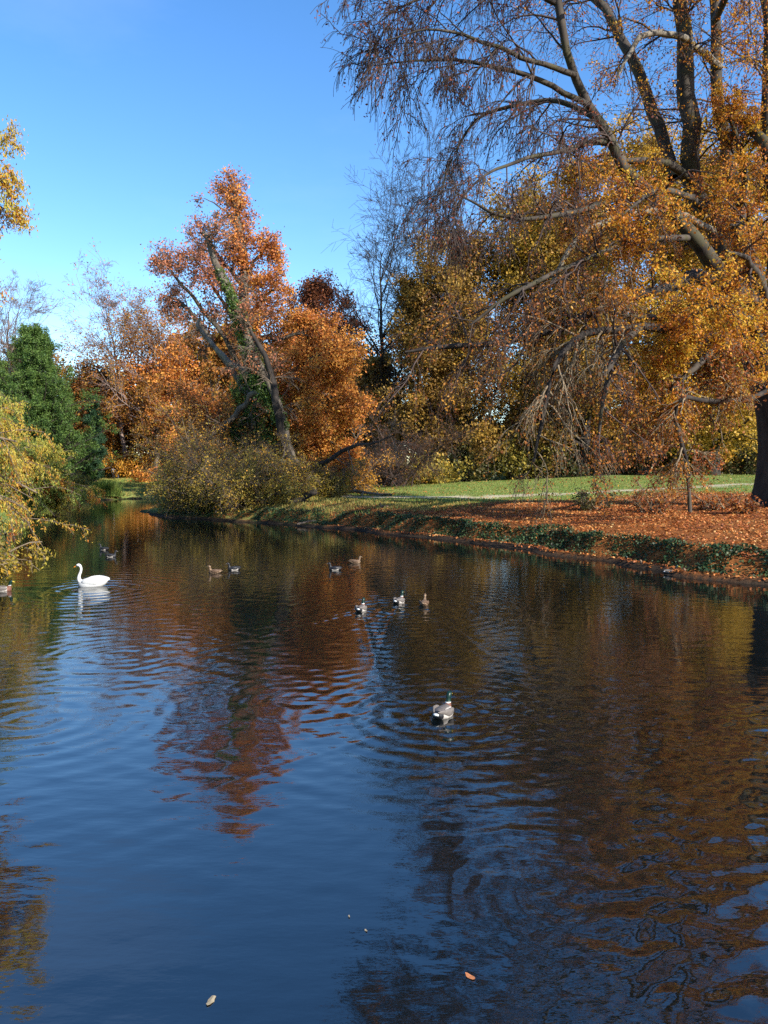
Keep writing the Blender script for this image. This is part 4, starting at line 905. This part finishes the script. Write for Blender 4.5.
# ------------------------------------------------------------------ two people on the far lawn
def person(label, px, D, shirt, trousers, hairc, H=1.72, rot=0, seed=0):
    x_ = xw(px, D); z_ = gz(x_, D)
    J = {'pel': (0, 0, .93), 'wai': (0, 0, 1.08), 'che': (0, .01, 1.30), 'neck': (0, 0, 1.46), 'hd': (0, -.02, 1.56), 'top': (0, -.01, 1.68),
         'sl': (.19, 0, 1.40), 'el': (.25, .03, 1.13), 'wl': (.24, -.08, .90), 'hl': (.235, -.11, .80), 'sr': (-.19, 0, 1.40), 'er': (-.25, .03, 1.13), 'wr': (-.24, -.08, .90), 'hr': (-.235, -.11, .80),
         'pl': (.10, 0, .88), 'kl': (.11, -.02, .50), 'al': (.11, .02, .08), 'tl': (.12, -.14, .03), 'pr': (-.10, 0, .88), 'kr': (-.11, -.02, .50), 'ar': (-.12, .05, .08), 'tr': (-.13, -.11, .03)}
    Rr = dict(pel=.14, wai=.125, che=.15, neck=.055, hd=.095, top=.075, sl=.065, el=.045, wl=.032, hl=.035, sr=.065, er=.045, wr=.032, hr=.035, pl=.09, kl=.06, al=.042, tl=.04, pr=.09, kr=.06, ar=.042, tr=.04)
    E = ['pel wai', 'wai che', 'che neck', 'neck hd', 'hd top', 'che sl', 'sl el', 'el wl', 'wl hl', 'che sr', 'sr er', 'er wr', 'wr hr', 'pel pl', 'pl kl', 'kl al', 'al tl', 'pel pr', 'pr kr', 'kr ar', 'ar tr']
    ks = list(J); me = bpy.data.meshes.new('person'); me.from_pydata([J[k] for k in ks], [tuple(ks.index(a) for a in e.split()) for e in E], [])
    o = bpy.data.objects.new('person', me); C.objects.link(o)
    o.modifiers.new('skin', 'SKIN'); o.modifiers.new('sub', 'SUBSURF').levels = 2
    for k, sv in zip(ks, me.skin_vertices[0].data): sv.radius = (Rr[k], Rr[k]); sv.use_root = (k == 'pel')
    dg = bpy.context.evaluated_depsgraph_get(); new = bpy.data.meshes.new_from_object(o.evaluated_get(dg)); bpy.data.objects.remove(o)
    new.name = 'person'; new.materials.clear()
    for mm in (shirt, trousers, SKIN, SHOE): new.materials.append(mm)
    for p_ in new.polygons:
        c_ = p_.center; hand = c_.z < .89 and abs(c_.x) > .19
        p_.material_index = 2 if (c_.z > 1.46 or hand) else 3 if c_.z < .1 else 1 if c_.z < .95 and abs(c_.x) < .19 else 0
        p_.use_smooth = True
    o = bpy.data.objects.new('person', new); C.objects.link(o); o.location = (x_, D, z_); o.scale = (H / 1.74,) * 3; o.rotation_euler = (0, 0, rot)
    bm = bmesh.new(); bmesh.ops.create_uvsphere(bm, u_segments=14, v_segments=10, radius=.118)
    bmesh.ops.delete(bm, geom=[v_ for v_ in bm.verts if v_.co.z < -.02 and v_.co.y < .02], context='VERTS')
    hm = bpy.data.meshes.new('hair'); bm.to_mesh(hm); bm.free(); hm.materials.append(hairc); part('hair', hm, o, (0, .01, 1.62))
    return tag(o, label, 'person')
SKIN = plain_mat('skin', (.50, .31, .22)); SHOE = plain_mat('shoe', (.03, .03, .03))
navy = plain_mat('cloth_dark', (.025, .028, .04)); pale = plain_mat('cloth_pale', (.55, .57, .62)); hair = plain_mat('hair_brown', (.05, .03, .02)); jean = plain_mat('cloth_jean', (.06, .08, .13))
person('person in a pale jacket standing on the far lawn beside the golden bush', 113.2, 116, pale, navy, hair, rot=.3)
person('person in dark clothes standing on the far lawn next to the pale jacket', 117.6, 116, navy, jean, hair, H=1.8, rot=-.5)
# pale post behind them
x_ = xw(113.5, 122); z_ = gz(x_, 122); root = empty('lamp_post', (x_, 122, z_), 'slim pale post beyond the two people on the far lawn', 'post')
v, q = tubes(np.array([[[0, 0, -.2], [0, 0, .3], [0, 0, .32], [0, 0, 2.5], [0, 0, 5.0]]]), np.array([[.22, .22, .13, .11, .09]]), 12); mesh_np('shaft', v, q, plain_mat('post_paint', (.60, .58, .52)), root, smooth=True)
v, q = tubes(np.array([[[0, 0, 5.0], [0, 0, 5.1], [0, 0, 5.55], [0, 0, 5.65], [0, 0, 5.85]]]), np.array([[.10, .22, .28, .32, .02]]), 12); mesh_np('lantern', v, q, bpy.data.materials['post_paint'], root, smooth=True)

# ------------------------------------------------------------------ leaves floating on the water
def float_leaf(px, py, size, col, lab, seed, name='floating_leaf'):
    rng = random.Random(seed); q = wpt(px, py)
    bm = bmesh.new(); n = 12; ring = []
    for k in range(n):
        a = 2 * math.pi * k / n; r = size * .5 * (.75 + .25 * math.cos(a) ** 2 + rng.uniform(-.12, .12))
        ring.append(bm.verts.new((r * math.cos(a), r * .6 * math.sin(a), .003 + .003 * math.cos(2 * a) + rng.uniform(-.001, .001))))
    cv = bm.verts.new((0, 0, .004))
    for k in range(n): bm.faces.new((cv, ring[k], ring[(k + 1) % n]))
    me = bpy.data.meshes.new(name); bm.to_mesh(me); bm.free(); me.materials.append(col)
    o = bpy.data.objects.new(name, me); C.objects.link(o); o.location = (q[0], q[1], float(waves(np.array([q[0]]), np.array([q[1]]))[0]) + .004); o.rotation_euler = (0, 0, rng.uniform(0, 6))
    md = o.modifiers.new('t', 'SOLIDIFY'); md.thickness = .002
    return tag(o, lab, 'leaf', 'leaves floating on the water')
lc1 = plain_mat('leaf_pale', (.27, .22, .14)); lc2 = plain_mat('leaf_orange', (.40, .15, .06))
float_leaf(211, 1001, .10, lc1, 'pale leaf floating lowest in the picture, left of centre', 1)
float_leaf(470, 977, .09, lc2, 'orange leaf floating near the bottom, right of the pale leaf', 2)
float_leaf(349, 917, .03, lc1, 'tiny pale leaf floating above and right of the pale one', 3)
float_leaf(366, 931, .035, lc1, 'tiny pale leaf standing on edge, nearest to the orange one', 4)
